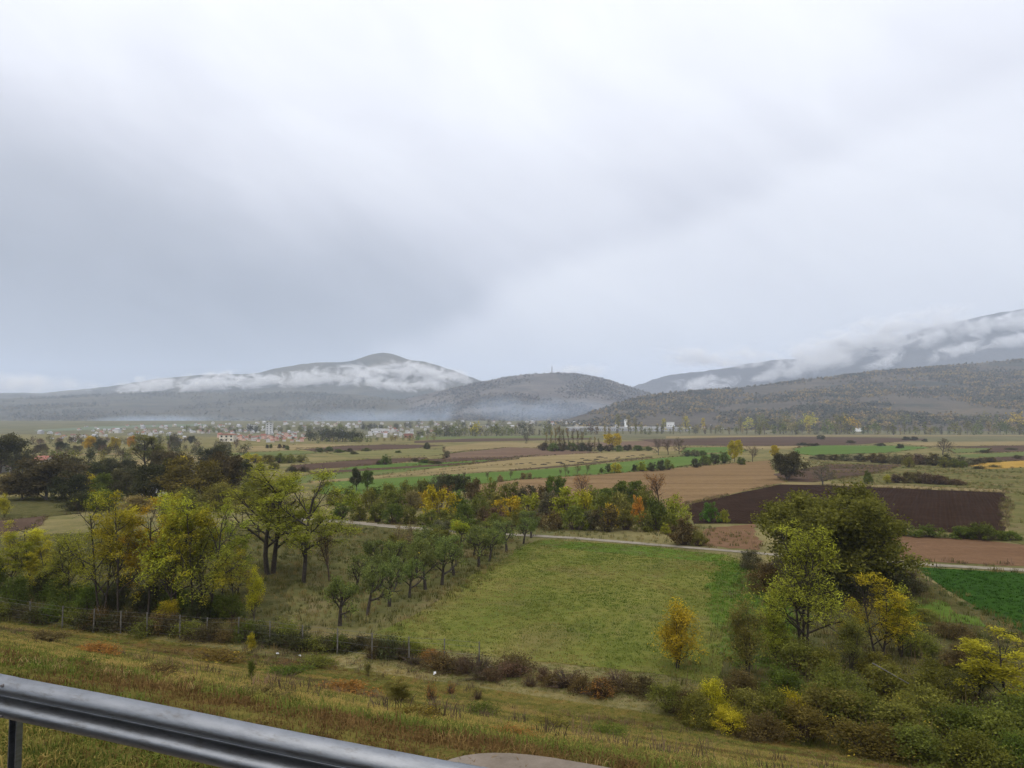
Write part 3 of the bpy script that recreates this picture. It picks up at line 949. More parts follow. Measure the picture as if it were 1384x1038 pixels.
def make_far(name, seed, h=10.0, w=7.0, leaves=260, lsize=0.65, kind='round'):
    """a tree seen from over half a kilometre: trunk, a few limbs and an uneven crown in one mesh"""
    rng = np.random.default_rng(seed)
    K = 16
    cc = []
    for k in range(K):
        a = rng.uniform(0, 6.28)
        if kind == 'round':
            z = rng.uniform(0.22, 0.95); rr = 0.5 * w * math.sqrt(max(0.05, 1 - ((z - 0.5) / 0.5) ** 2)) * rng.uniform(0.3, 0.95)
        elif kind == 'tall':
            z = rng.uniform(0.12, 0.97); rr = 0.5 * w * (1.05 - z) ** 0.5 * rng.uniform(0.1, 0.8)
        else:                                     # cone
            z = rng.uniform(0.06, 0.97); rr = 0.5 * w * (1 - z) * rng.uniform(0.5, 1)
        cc.append((math.cos(a) * rr, math.sin(a) * rr, z * h))
    cc = np.array(cc)
    idx = rng.integers(0, K, leaves)
    s = 0.16 * w if kind != 'cone' else 0.09 * w
    C = cc[idx] + rng.normal(size=(leaves, 3)) * s
    C[:, 2] = np.clip(C[:, 2], 0.3, None)
    me = leaves_mesh(name, C, lsize * rng.uniform(0.6, 1.4, leaves), rng, 0.1, 0.6, mats=[M['leaf'], M['bark_grey']])
    mb = MB()
    mb.tube([(0, 0, -0.3), (0.1, 0, h * 0.4), (0, 0.1, h * 0.85)], [0.028 * h, 0.018 * h, 0.004 * h], n=4, cap=False)
    for c in cc[:9]:
        mb.tube([(0.05, 0, 0.3 * c[2]), tuple(c)], [0.010 * h, 0.003 * h], n=3, cap=False)
    bm = bmesh.new(); bm.from_mesh(me)
    ob = {}
    vv = [bm.verts.new(v) for v in mb.v]
    for f in mb.f:
        fc = bm.faces.new([vv[i] for i in f]); fc.material_index = 1
    bm.to_mesh(me); bm.free()
    return dict(trunk=None, crown=me, h=float(h), w=float(w), single=True)


T_ = {}
T_['locust'] = [make_tree('locust', 11 + i, h=8.5, nc=[11, 6, 4], t0=[0.22, 0.25, 0.2], ang=[55, 48, 42], lr=[0.46, 0.5, 0.5], up=[0.03, 0.035, 0.0, 0.0], stems=st, lean=0.16, r=0.13,
                          leaves=8200, lsize=0.14, lsig=0.30, flat=1.0, aspect=0.30, trunkL=0.88, gap=0.34) for i, st in enumerate((1, 2, 1, 3))]
T_['locust_open'] = [make_tree('locust_open', 31 + i, h=11.0, nc=[10, 7, 5], t0=[0.30, 0.2, 0.2], ang=[46, 42, 40], lr=[0.52, 0.5, 0.45], up=[0.05, 0.05, 0.02, 0.0], stems=st, lean=0.10, r=0.22,
                               leaves=12000, lsize=0.145, lsig=0.34, flat=0.9, aspect=0.30, trunkL=0.82, gap=0.30) for i, st in enumerate((1, 2))]
T_['fruit'] = [make_tree('fruit', 51 + i, h=3.8, nc=[8, 6, 4], t0=[0.42, 0.25, 0.25], ang=[52, 44, 44], lr=[0.66, 0.52, 0.5], up=[0.02, 0.08, 0.04, 0.0], r=0.15, lean=0.14, wob=0.14,
                         leaves=2000, lsize=0.075, lsig=0.15, aspect=0.5, trunkL=0.64, gap=0.42) for i in range(4)]
T_['broad'] = [make_tree('broad', 71 + i, h=8.0, nc=[9, 6, 4], t0=[0.2, 0.2, 0.2], ang=[56, 48, 45], lr=[0.60, 0.52, 0.5], up=[0.04, 0.05, 0.0, 0.0], r=0.2, lean=0.15,
                         leaves=6500, lsize=0.19, lsig=0.33, aspect=0.55, trunkL=0.78, gap=0.1, bark='bark_grey') for i in range(3)]
T_['dense'] = [make_tree('dense', 81 + i, h=8.0, nc=[11, 7, 4], t0=[0.06, 0.16, 0.2], ang=[62, 48, 45], lr=[0.60, 0.52, 0.5], up=[0.04, 0.05, 0.0, 0.0], r=0.2, lean=0.12,
                         leaves=9000, lsize=0.17, lsig=0.36, aspect=0.55, trunkL=0.76, gap=0.08, bark='bark_grey') for i in range(3)]
T_['walnut'] = [make_tree('walnut', 91, h=11.0, nc=[12, 8, 5], t0=[0.14, 0.18, 0.15], ang=[66, 50, 48], lr=[0.66, 0.52, 0.45], up=[0.03, 0.05, 0.0, 0.0], r=0.32, lean=0.1, leaves=52000, lsize=0.125, lsig=0.34,
                          aspect=0.55, trunkL=0.72, gap=0.06)]
T_['bare'] = [make_tree('bare', 101 + i, h=7.0, nc=[9, 7, 5], t0=[0.22, 0.2, 0.2], ang=[46, 42, 40], lr=[0.6, 0.55, 0.5], up=[0.06, 0.06, 0.03, 0.0], r=0.16, lean=0.15, leaves=700, lsize=0.11, lsig=0.2, trunkL=0.72, bark='bark_brown') for i in range(3)]
T_['bare_grey'] = [make_tree('bare_grey', 111 + i, h=6.5, nc=[9, 7, 6], t0=[0.2, 0.2, 0.2], ang=[58, 46, 42], lr=[0.64, 0.55, 0.5], up=[0.03, 0.05, 0.02, 0.0], r=0.18, lean=0.15, leaves=900, lsize=0.10, lsig=0.2, trunkL=0.66, bark='bark_grey') for i in range(2)]
T_['poplar'] = [make_tree('poplar', 121 + i, h=15.0, nc=[16, 5, 3], t0=[0.12, 0.2, 0.2], ang=[26, 26, 30], lr=[0.24, 0.45, 0.5], up=[0.02, 0.10, 0.06, 0.0], r=0.16, lean=0.03, leaves=900, lsize=0.22, lsig=0.3, trunkL=0.97, bark='bark_brown', gap=0.3) for i in range(3)]
T_['sapling'] = [make_tree('sapling', 131 + i, h=4.6, nc=[9, 6, 4], t0=[0.12, 0.2, 0.2], ang=[38, 40, 42], lr=[0.44, 0.5, 0.5], up=[0.05, 0.07, 0.02, 0.0], stems=3, lean=0.18, r=0.05, leaves=7500, lsize=0.075, lsig=0.19,
                           flat=0.5, aspect=0.42, trunkL=0.9, gap=0.1) for i in range(3)]
T_['bush'] = [make_bush('bush', 151 + i, h=hh, w=ww) for i, (hh, ww) in enumerate(((2.6, 3.4), (3.2, 3.2), (2.2, 3.8), (3.6, 3.4)))]
T_['hedge'] = [make_bush('hedge', 155 + i, h=hh, w=ww, clumps=44, leaves=2600, lsize=0.125, sig=0.24, hollow=0.45) for i, (hh, ww) in enumerate(((2.6, 3.4), (3.2, 3.2), (2.2, 3.8), (3.6, 3.4), (3.0, 3.6)))]
T_['thicket'] = [make_bush('thicket', 161 + i, h=1.5, w=3.6, clumps=34, leaves=1800, lsize=0.09, twigs=34, sig=0.3) for i in range(3)]
T_['twiggy'] = [make_bush('twiggy', 171 + i, h=2.2, w=2.8, clumps=60, leaves=700, lsize=0.07, twigs=60, sig=0.2) for i in range(2)]
T_['far_round'] = [make_far('far_round', 181 + i, 9.0, 7.5 + i) for i in range(3)]
T_['far_tall'] = [make_far('far_tall', 191 + i, 14.0, 5.0 + i, kind='tall') for i in range(3)]
T_['far_cone'] = [make_far('far_cone', 201 + i, 11.0, 5.0, leaves=320, lsize=0.5, kind='cone') for i in range(2)]
T_['far_bush'] = [make_far('far_bush', 211 + i, 4.0, 6.5, leaves=200, lsize=0.4) for i in range(2)]

COLS = {  # leaf colours (RGB, share of leaves turned golden)
    'locust': (0.310, 0.305, 0.032, 0.05), 'locust_yellow': (0.360, 0.330, 0.028, 0.06), 'locust_green': (0.250, 0.265, 0.034, 0.05), 'lime': (0.275, 0.290, 0.034, 0.06),
    'golden': (0.420, 0.300, 0.020, 0.30), 'amber': (0.40, 0.28, 0.02, 0.2), 'orange': (0.460, 0.220, 0.031, 0.25), 'rust': (0.280, 0.135, 0.037, 0.15),
    'dark': (0.066, 0.068, 0.028, 0.0), 'dark_brown': (0.088, 0.072, 0.034, 0.04), 'brown': (0.130, 0.095, 0.037, 0.10), 'russet': (0.150, 0.112, 0.029, 0.22),
    'green': (0.100, 0.130, 0.024, 0.08), 'mid': (0.145, 0.155, 0.030, 0.12), 'olive': (0.160, 0.150, 0.033, 0.20), 'bright': (0.250, 0.280, 0.027, 0.20), 'yellow': (0.400, 0.345, 0.023, 0.30),
    'grey': (0.125, 0.115, 0.058, 0.04), 'mauve': (0.125, 0.085, 0.049, 0.04), 'fresh': (0.085, 0.170, 0.027, 0.04), 'tan': (0.250, 0.200, 0.071, 0.15), 'fruit': (0.145, 0.172, 0.046, 0.12),
}
prng = random.Random(5)
REG = []     # (object, plural phrase, px) - repeats that are told apart by their place in their own row


def plant(name, kind, px, py, hpx, color, label=None, cat='tree', group=None, wpx=None, var=None, rz=None, Y=None, plural=None, sink=0.0):
    """stand a plant whose foot the photo shows at (px, py) and whose height there is hpx photo pixels"""
    g = G(px, py) if Y is None else Vector((ray(px, 560)[0] / ray(px, 560)[1] * Y, Y, float(H(ray(px, 560)[0] / ray(px, 560)[1] * Y, Y))))
    D = g.y / ray(px, py)[1]
    pro = T_[kind][prng.randrange(len(T_[kind])) if var is None else var % len(T_[kind])]
    sz = hpx * D / F / pro['h']
    sx = sz if wpx is None else wpx * D / F / pro['w']
    rz = prng.uniform(0, 6.28) if rz is None else rz
    c = COLS[color] if isinstance(color, str) else color
    b = prng.uniform(0.85, 1.15); j = [b * prng.uniform(0.94, 1.06) for _ in range(3)]
    c4 = (c[0] * j[0], c[1] * j[1], c[2] * j[2], c[3])
    if pro.get('single'):
        root = link(name, pro['crown'])
        root.location = g; root.rotation_euler = (0, 0, rz); root.scale = (sx, sx, sz); root.color = c4
    else:
        root = empty(name, g, rz)
        root.scale = (sx, sx, sz)
        tr = link('trunk' if cat == 'tree' else 'stems', pro['trunk'], root)
        if pro['crown'] is not None:
            cr = link('crown' if cat == 'tree' else 'foliage', pro['crown'], root)
            cr.color = c4
    tag(root, label, cat, group)
    if plural:
        REG.append((root, plural, px))
    return root


ORDW = ['', 'second', 'third', 'fourth', 'fifth', 'sixth', 'seventh', 'eighth', 'ninth', 'tenth', 'eleventh', 'twelfth', 'thirteenth', 'fourteenth', 'fifteenth', 'sixteenth',
        'seventeenth', 'eighteenth', 'nineteenth', 'twentieth', 'twenty-first', 'twenty-second', 'twenty-third', 'twenty-fourth', 'twenty-fifth', 'twenty-sixth', 'twenty-seventh', 'twenty-eighth']


def label_rows():
    cls = {}
    for o, ph, x in REG:
        cls.setdefault(ph, []).append((x, o))
    for ph, L in cls.items():
        L.sort(key=lambda q: q[0])
        n = len(L)
        for i, (x, o) in enumerate(L):
            if n == 1:
                w = 'only one of'
            elif i == 0:
                w = 'leftmost of'
            elif i == n - 1:
                w = 'rightmost of'
            elif i <= n // 2:
                w = ORDW[i] + ' from left among'
            else:
                w = ORDW[n - 1 - i] + ' from right among'
            o['label'] = w + ' the ' + ph
# ------------------------------------------------------------------ near trees
# locust copse at the left, behind the wire fence
LC = 'locust trees of the copse behind the wire fence'
for px, py, h, w, kind, col, var, lab in [
    (42, 800, 98, 92, 'locust', 'locust_yellow', 0, 'slim yellow locust tree at the left end of the copse'),
    (8, 806, 84, 80, 'locust', 'locust', 2, 'low yellow-green locust tree cut by the left picture edge'),
    (92, 812, 92, 80, 'locust', 'locust_green', 3, 'greener low locust between the slim yellow tree and the tall copse'),
    (137, 832, 168, 105, 'locust', 'locust', 1, 'tall pale-topped locust with a forked trunk behind the leaning post'),
    (160, 836, 172, 110, 'locust', 'locust_yellow', 0, 'tall straight-trunked locust right of the leaning fence post'),
    (200, 834, 158, 110, 'locust', 'golden', 2, 'locust with the most golden top in the middle of the copse'),
    (236, 838, 165, 112, 'locust', 'locust', 3, 'bushy many-stemmed locust in the middle of the copse'),
    (262, 838, 172, 118, 'locust', 'locust_yellow', 0, 'yellow-green locust with a thin dark trunk near the right copse end'),
    (279, 836, 160, 120, 'locust', 'locust_green', 1, 'dark double-trunked locust at the right end of the copse'),
    (318, 812, 70, 58, 'locust', 'locust_yellow', 1, 'small leaning locust just right of the copse'),
    (66, 806, 74, 66, 'locust', 'locust_yellow', 2, 'small yellow locust close right of the slim yellow tree'),
    (228, 806, 140, 90, 'locust', 'locust_yellow', 1, 'yellow locust in the back row left of the double-trunked one'),
    (300, 806, 122, 84, 'locust', 'locust_green', 2, 'green locust behind the right end of the copse')]:
    plant('locust_tree', kind, px, py, h, col, lab, 'tree', LC, wpx=w * 0.88, var=var)
plant('locust_tree', 'locust_open', 366, 776, 150, 'locust', 'tall open locust with several trunks left of the lone spreading one', 'tree', 'tall open locusts', wpx=125, var=1)
plant('locust_tree', 'locust_open', 410, 788, 150, 'locust_green', 'tall spreading locust with bare dark limbs, standing alone beside the orchard', 'tree', 'tall open locusts', wpx=130, var=0)
plant('thin_tree', 'bare', 445, 786, 70, 'tan', 'thin leaning nearly bare tree between tall locust and orchard', 'tree', None, wpx=40, var=0)
plant('young_locust', 'sapling', 343, 838, 70, 'yellow', 'wispy yellow locust sapling standing among the weeds behind the fence', 'tree', None, wpx=26, var=1)
plant('young_locust', 'sapling', 226, 845, 34, 'yellow', 'small yellow sapling right at the wire fence in front of the copse', 'tree', None, wpx=34, var=2)
plant('young_locust', 'sapling', 341, 883, 28, 'yellow', 'tiny yellow sapling at the foot of the fence', 'tree', None, wpx=14, var=0)

# orchard rows
OG = 'fruit trees of the orchard beside the meadow'
for px, py, h, w in [(459, 846, 74, 66), (496, 832, 74, 58), (526, 820, 74, 58), (553, 808, 58, 52), (575, 797, 70, 56), (597, 791, 66, 60), (614, 778, 60, 54),
                     (647, 766, 60, 54), (661, 759, 48, 44), (685, 746, 46, 46), (707, 735, 38, 40), (718, 727, 40, 40)]:
    plant('fruit_tree', 'fruit', px, py, h * 0.92, 'fruit', None, 'tree', OG, wpx=w * 0.98, plural='fruit trees in the orchard row along the meadow edge')
for px, py, h, w, c in [(540, 789, 66, 54, 'fruit'), (562, 776, 58, 50, 'fruit'), (585, 768, 54, 50, 'fruit'), (623, 744, 46, 50, 'bright'), (635, 737, 42, 44, 'green'), (669, 733, 46, 48, 'mid'), (515, 795, 58, 52, 'fruit'), (600, 756, 50, 48, 'mid'),
                        (480, 800, 56, 52, 'fruit'), (640, 752, 46, 46, 'fruit'), (655, 742, 42, 44, 'mid')]:
    plant('fruit_tree', 'fruit', px, py, h * 0.88, c, None, 'tree', OG, wpx=w * 0.98, plural='fruit trees in the middle row of the orchard')
for px, py, h, w, c in [(512, 770, 46, 46, 'fruit'), (535, 762, 46, 46, 'mid'), (574, 748, 42, 44, 'fruit'), (604, 738, 40, 42, 'grey'), (588, 742, 38, 40, 'fruit')]:
    plant('fruit_tree', 'fruit', px, py, h * 0.88, c, None, 'tree', OG, wpx=w * 0.98, plural='fruit trees in the back row of the orchard')
for px, py, h in [(540, 752, 46), (556, 745, 42), (551, 757, 40)]:
    plant('bare_sapling', 'bare', px, py, h, 'tan', None, 'tree', 'bare saplings behind the orchard', wpx=22, plural='thin bare saplings behind the orchard')

# the big walnut and the trees in front of it
plant('walnut_tree', 'walnut', 1120, 806, 142, 'mid', 'big dark round walnut tree beside the track, largest crown in view', 'tree', None, wpx=204, var=0, rz=1.0)
plant('locust_tree', 'locust', 1088, 892, 182, 'lime', 'tall lime-green locust standing in front of the big walnut', 'tree', None, wpx=125, var=3, rz=0.4)
plant('locust_tree', 'locust', 1188, 895, 118, 'yellow', 'bright yellow locust in front of the right side of the walnut', 'tree', None, wpx=98, var=1, rz=2.0)
plant('locust_tree', 'sapling', 1218, 888, 96, 'lime', 'yellow-green young locust close behind the bright yellow one', 'tree', None, wpx=60, var=1)
plant('young_locust', 'sapling', 915, 903, 92, 'amber', 'amber sapling standing at the lower edge of the meadow', 'tree', None, wpx=70, var=0)
plant('young_locust', 'sapling', 1010, 918, 108, 'olive', 'olive-yellow young tree between the amber sapling and the lime-green locust', 'tree', None, wpx=66, var=1)
plant('young_locust', 'locust', 1362, 962, 112, 'locust_yellow', 'yellow young tree in the lower right corner thicket', 'tree', None, wpx=128, var=2)
plant('young_locust', 'sapling', 1322, 945, 78, 'olive', 'low olive sapling left of the yellow corner tree', 'tree', None, wpx=60, var=0)
plant('young_locust', 'sapling', 1150, 905, 70, 'olive', 'olive sapling between the lime-green and the bright yellow locust', 'tree', None, wpx=50, var=2)
plant('young_locust', 'sapling', 1052, 900, 84, 'locust_green', 'green sapling left of the lime-green locust trunk', 'tree', None, wpx=54, var=0)
# dark growth round the walnut's foot
for px, py, h, w, c in [(1040, 800, 40, 62, 'brown'), (1015, 768, 24, 40, 'grey'), (1100, 820, 46, 70, 'dark'), (1160, 815, 48, 70, 'dark'), (1205, 806, 44, 62, 'dark'), (1228, 802, 28, 46, 'dark_brown'), (1175, 795, 60, 60, 'dark')]:
    plant('shrub', 'bush', px, py, h, c, None, 'shrub', 'shrubs under the walnut', wpx=w, plural='dark shrubs round the foot of the walnut')

# shrubs along the foot of the embankment
LOW = []
for px, py, h, w, c, k in [(905, 962, 46, 60, 'mid', 'bush'), (942, 978, 52, 66, 'olive', 'bush'), (965, 968, 60, 60, 'yellow', 'bush'), (1008, 980, 58, 80, 'olive', 'bush'), (1045, 985, 62, 84, 'mid', 'bush'),
                           (1082, 908, 52, 84, 'mid', 'bush'), (1112, 915, 46, 70, 'olive', 'bush'), (1185, 912, 36, 70, 'olive', 'bush'), (1085, 1000, 60, 90, 'russet', 'bush'), (985, 990, 40, 60, 'yellow', 'bush'), (1030, 1000, 44, 70, 'brown', 'bush'), (930, 965, 40, 50, 'brown', 'bush'), (1070, 975, 50, 70, 'yellow', 'bush'), (1120, 985, 70, 100, 'olive', 'bush'), (1165, 990, 64, 100, 'mid', 'bush'), (1210, 1000, 60, 110, 'olive', 'bush'), (1255, 985, 66, 110, 'olive', 'bush'),
                           (1300, 1005, 66, 110, 'green', 'bush'), (1345, 1015, 66, 120, 'mid', 'bush'), (1390, 1000, 80, 120, 'mid', 'bush'), (1240, 1030, 56, 110, 'mid', 'bush'), (1320, 1040, 60, 120, 'mid', 'bush'), (1390, 1045, 60, 120, 'green', 'bush'),
                           (1180, 1020, 48, 110, 'russet', 'bush'), (1130, 945, 56, 90, 'mid', 'bush'), (1200, 940, 50, 90, 'olive', 'bush'), (1265, 935, 50, 90, 'mid', 'bush'), (1300, 900, 34, 70, 'brown', 'bush'), (1245, 880, 30, 70, 'mid', 'bush'),
                           (1000, 945, 46, 66, 'brown', 'bush'), (1060, 950, 60, 80, 'green', 'bush'), (1290, 862, 22, 60, 'brown', 'bush'), (1250, 838, 18, 50, 'mid', 'bush')]:
    word = {'mid': 'mid-green', 'olive': 'olive', 'yellow': 'yellow', 'green': 'deep green', 'russet': 'russet', 'brown': 'brown'}[c]
    plant('shrub', k, px, py, h * 0.78, c, None, 'shrub', 'shrubs in the thicket at the lower right', wpx=w * 0.95, plural=word + ' shrubs in the thicket below the walnut')
# low brown brush along the fence line
for i, px in enumerate(range(-20, 560, 17)):
    py = 834 + (px + 20) * 0.094 + prng.uniform(-6, 5)
    c = prng.choice(['dark', 'green', 'brown', 'mid', 'dark_brown'])
    word = {'mid': 'mid-green', 'green': 'deep green', 'brown': 'brown', 'dark': 'blackish', 'dark_brown': 'dark brown'}[c]
    plant('bramble', 'thicket', px, py, prng.uniform(16, 30), c, None, 'shrub', 'brambles along the wire fence', wpx=prng.uniform(34, 60), plural=word + ' brambles along the wire fence')
for i, px in enumerate(range(0, 330, 24)):
    plant('bramble', 'bush', px + prng.uniform(-8, 8), 812 + px * 0.09 + prng.uniform(-14, 6), prng.uniform(24, 40), prng.choice(['green', 'dark']), None, 'shrub', 'undergrowth shrubs between the locust trunks', wpx=prng.uniform(36, 54),
          plural='dark undergrowth shrubs between the locust trunks')
for k in range(26):
    px = 505 + k * 15 + prng.uniform(-8, 8)
    py = 886 + (px - 505) * 0.145 + prng.uniform(-8, 12)
    c = prng.choice(['mauve', 'brown', 'dark_brown', 'rust' if k % 5 == 0 else 'brown'])
    plant('dry_weed_clump', prng.choice(['thicket', 'thicket', 'twiggy']), px, py, prng.uniform(11, 25), c, None, 'shrub', 'dry weeds at the lower edge of the meadow', wpx=prng.uniform(28, 70),
          plural={'mauve': 'purplish', 'brown': 'brown', 'dark_brown': 'dark', 'rust': 'rusty'}[c] + ' dry weed clumps along the lower meadow edge')
for px, py, h, w, c in [(583, 948, 26, 22, 'rust'), (610, 938, 18, 14, 'rust'), (645, 946, 16, 22, 'brown'), (498, 914, 18, 12, 'olive'), (540, 955, 40, 44, 'olive'), (340, 922, 30, 14, 'green')]:
    word = {'rust': 'rusty', 'brown': 'brown', 'olive': 'olive', 'green': 'green'}[c]
    plant('verge_weed', 'twiggy' if c in ('rust', 'brown') else 'sapling', px, py, h, c, None, 'plant', 'tall weeds on the grassy verge', wpx=w, plural=word + ' weeds on the grassy verge')

for px, py, h, w, c in [(60, 868, 14, 70, 'brown'), (132, 886, 14, 80, 'rust'), (205, 915, 15, 80, 'brown'), (290, 893, 14, 90, 'russet'), (385, 915, 13, 70, 'green'), (470, 940, 16, 90, 'rust'), (560, 975, 16, 90, 'russet'), (650, 968, 14, 70, 'green'),
                        (745, 985, 15, 80, 'olive'), (100, 903, 14, 70, 'green'), (350, 945, 15, 90, 'brown'), (430, 900, 12, 60, 'mid'), (690, 1000, 15, 80, 'rust'), (820, 995, 13, 70, 'green')]:
    plant('low_weed_patch', 'thicket', px, py, h, c, None, 'weeds', 'low weed patches on the grassy verge', wpx=w, plural={'rust': 'rusty', 'brown': 'brown', 'russet': 'russet', 'green': 'deep green', 'mid': 'mid-green', 'olive': 'olive'}[c] + ' low weed patches on the grassy verge')

# ------------------------------------------------------------------ hedge belt beyond the track
HB = 'shrubs and trees of the hedge belt beyond the track'
HWORD = {'mid': 'mid-green', 'olive': 'olive', 'yellow': 'yellow', 'green': 'deep green', 'russet': 'russet', 'brown': 'brown', 'dark': 'blackish', 'dark_brown': 'dark brown', 'bright': 'lime-yellow', 'golden': 'golden', 'orange': 'orange',
         'grey': 'grey', 'mauve': 'purplish', 'tan': 'tan', 'fresh': 'fresh green', 'rust': 'rusty', 'amber': 'amber', 'lime': 'lime', 'locust': 'yellow-green'}
for px, py, h, w, c, k in [
    # back row
    (452, 683, 24, 34, 'olive', 'hedge'), (470, 682, 24, 30, 'mid', 'hedge'), (508, 676, 18, 30, 'green', 'hedge'), (525, 680, 26, 30, 'mid', 'hedge'), (548, 676, 26, 34, 'mid', 'hedge'), (570, 675, 26, 30, 'olive', 'hedge'),
    (595, 674, 32, 34, 'grey', 'hedge'), (618, 676, 34, 40, 'dark', 'broad'), (640, 678, 30, 34, 'brown', 'hedge'), (664, 682, 34, 34, 'mid', 'hedge'), (690, 682, 30, 36, 'olive', 'hedge'), (712, 684, 28, 36, 'grey', 'hedge'), (735, 684, 26, 30, 'brown', 'hedge'),
    (752, 684, 40, 30, 'green', 'broad'), (800, 688, 30, 36, 'mid', 'hedge'), (822, 690, 30, 40, 'green', 'broad'), (848, 690, 40, 46, 'green', 'broad'), (872, 692, 34, 34, 'olive', 'hedge'),
    (478, 690, 26, 34, 'bright', 'hedge'), (500, 692, 30, 36, 'mid', 'hedge'), (535, 692, 28, 34, 'mid', 'hedge'), (556, 690, 26, 32, 'tan', 'hedge'), (570, 686, 22, 26, 'amber', 'hedge'),
    (592, 704, 46, 48, 'yellow', 'hedge'), (620, 700, 34, 44, 'green', 'hedge'), (647, 698, 30, 40, 'mid', 'hedge'), (670, 694, 26, 36, 'olive', 'hedge'), (690, 698, 26, 40, 'golden', 'hedge'), (716, 698, 30, 38, 'bright', 'hedge'),
    (742, 700, 34, 40, 'grey', 'hedge'), (765, 704, 44, 52, 'bright', 'hedge'), (790, 700, 36, 44, 'yellow', 'hedge'), (812, 706, 38, 44, 'mid', 'hedge'), (838, 704, 36, 40, 'olive', 'hedge'), (868, 704, 40, 42, 'mid', 'hedge'),
    # front row
    (462, 702, 22, 34, 'green', 'hedge'), (488, 703, 20, 30, 'olive', 'hedge'), (510, 706, 26, 34, 'mid', 'hedge'), (532, 708, 26, 36, 'green', 'hedge'), (555, 708, 22, 36, 'olive', 'hedge'), (580, 711, 22, 34, 'mid', 'hedge'),
    (604, 713, 24, 34, 'olive', 'hedge'), (628, 708, 26, 30, 'green', 'hedge'), (655, 708, 22, 34, 'brown', 'hedge'), (672, 712, 26, 34, 'mauve', 'hedge'), (697, 714, 24, 36, 'olive', 'hedge'), (722, 712, 22, 34, 'mauve', 'hedge'), (748, 716, 24, 38, 'brown', 'hedge'),
    (776, 716, 32, 40, 'mid', 'hedge'), (800, 716, 26, 36, 'grey', 'hedge'), (822, 718, 34, 40, 'brown', 'hedge'), (826, 710, 28, 26, 'golden', 'hedge'), (846, 716, 26, 36, 'olive', 'hedge'), (862, 708, 36, 20, 'orange', 'hedge'), (872, 718, 26, 30, 'mid', 'hedge'),
    (888, 716, 42, 44, 'green', 'hedge'), (912, 716, 44, 52, 'lime', 'hedge'), (905, 719, 24, 34, 'mid', 'hedge'), (926, 736, 36, 44, 'brown', 'hedge'), (900, 722, 14, 16, 'bright', 'hedge'), (945, 738, 20, 26, 'olive', 'hedge')]:
    plant('hedge_tree' if k == 'broad' else 'hedge_shrub', k, px, py, h, c, None, 'tree' if k == 'broad' else 'shrub', HB, wpx=w, plural=HWORD[c] + (' trees' if k == 'broad' else ' shrubs') + ' in the hedge belt beyond the pale track')
for px, py, h, w, lab in [(788, 676, 36, 38, 'purplish bare tree rising behind the hedge belt left of the stubble'), (892, 690, 52, 44, 'tall bare brown tree above the right part of the hedge belt'), (915, 700, 34, 22, 'small bare brown tree right of the tall bare one'),
                          (605, 684, 30, 26, 'bare grey treelet against the green strip behind the hedge')]:
    plant('bare_tree', 'bare', px, py, h, 'rust', lab, 'tree', 'bare trees of the hedge belt', wpx=w)
plant('shrub', 'hedge', 960, 706, 26, 'fresh', 'fresh green round shrub at the near edge of the ploughed field', 'shrub', None, wpx=26, var=1)
plant('shrub', 'hedge', 978, 706, 16, 'bright', 'little lime-yellow shrub right of the fresh green one', 'shrub', None, wpx=18, var=0)
for px, py, h, w in [(1218, 724, 18, 40), (1255, 726, 16, 46), (1300, 728, 16, 40), (1330, 730, 22, 50), (1362, 730, 12, 36), (1310, 726, 14, 40)]:
    plant('shrub', 'hedge', px, py, h, 'green', None, 'shrub', 'shrubs on the near edge of the ploughed field', wpx=w, plural='low shrubs between ploughed field and red stubble')

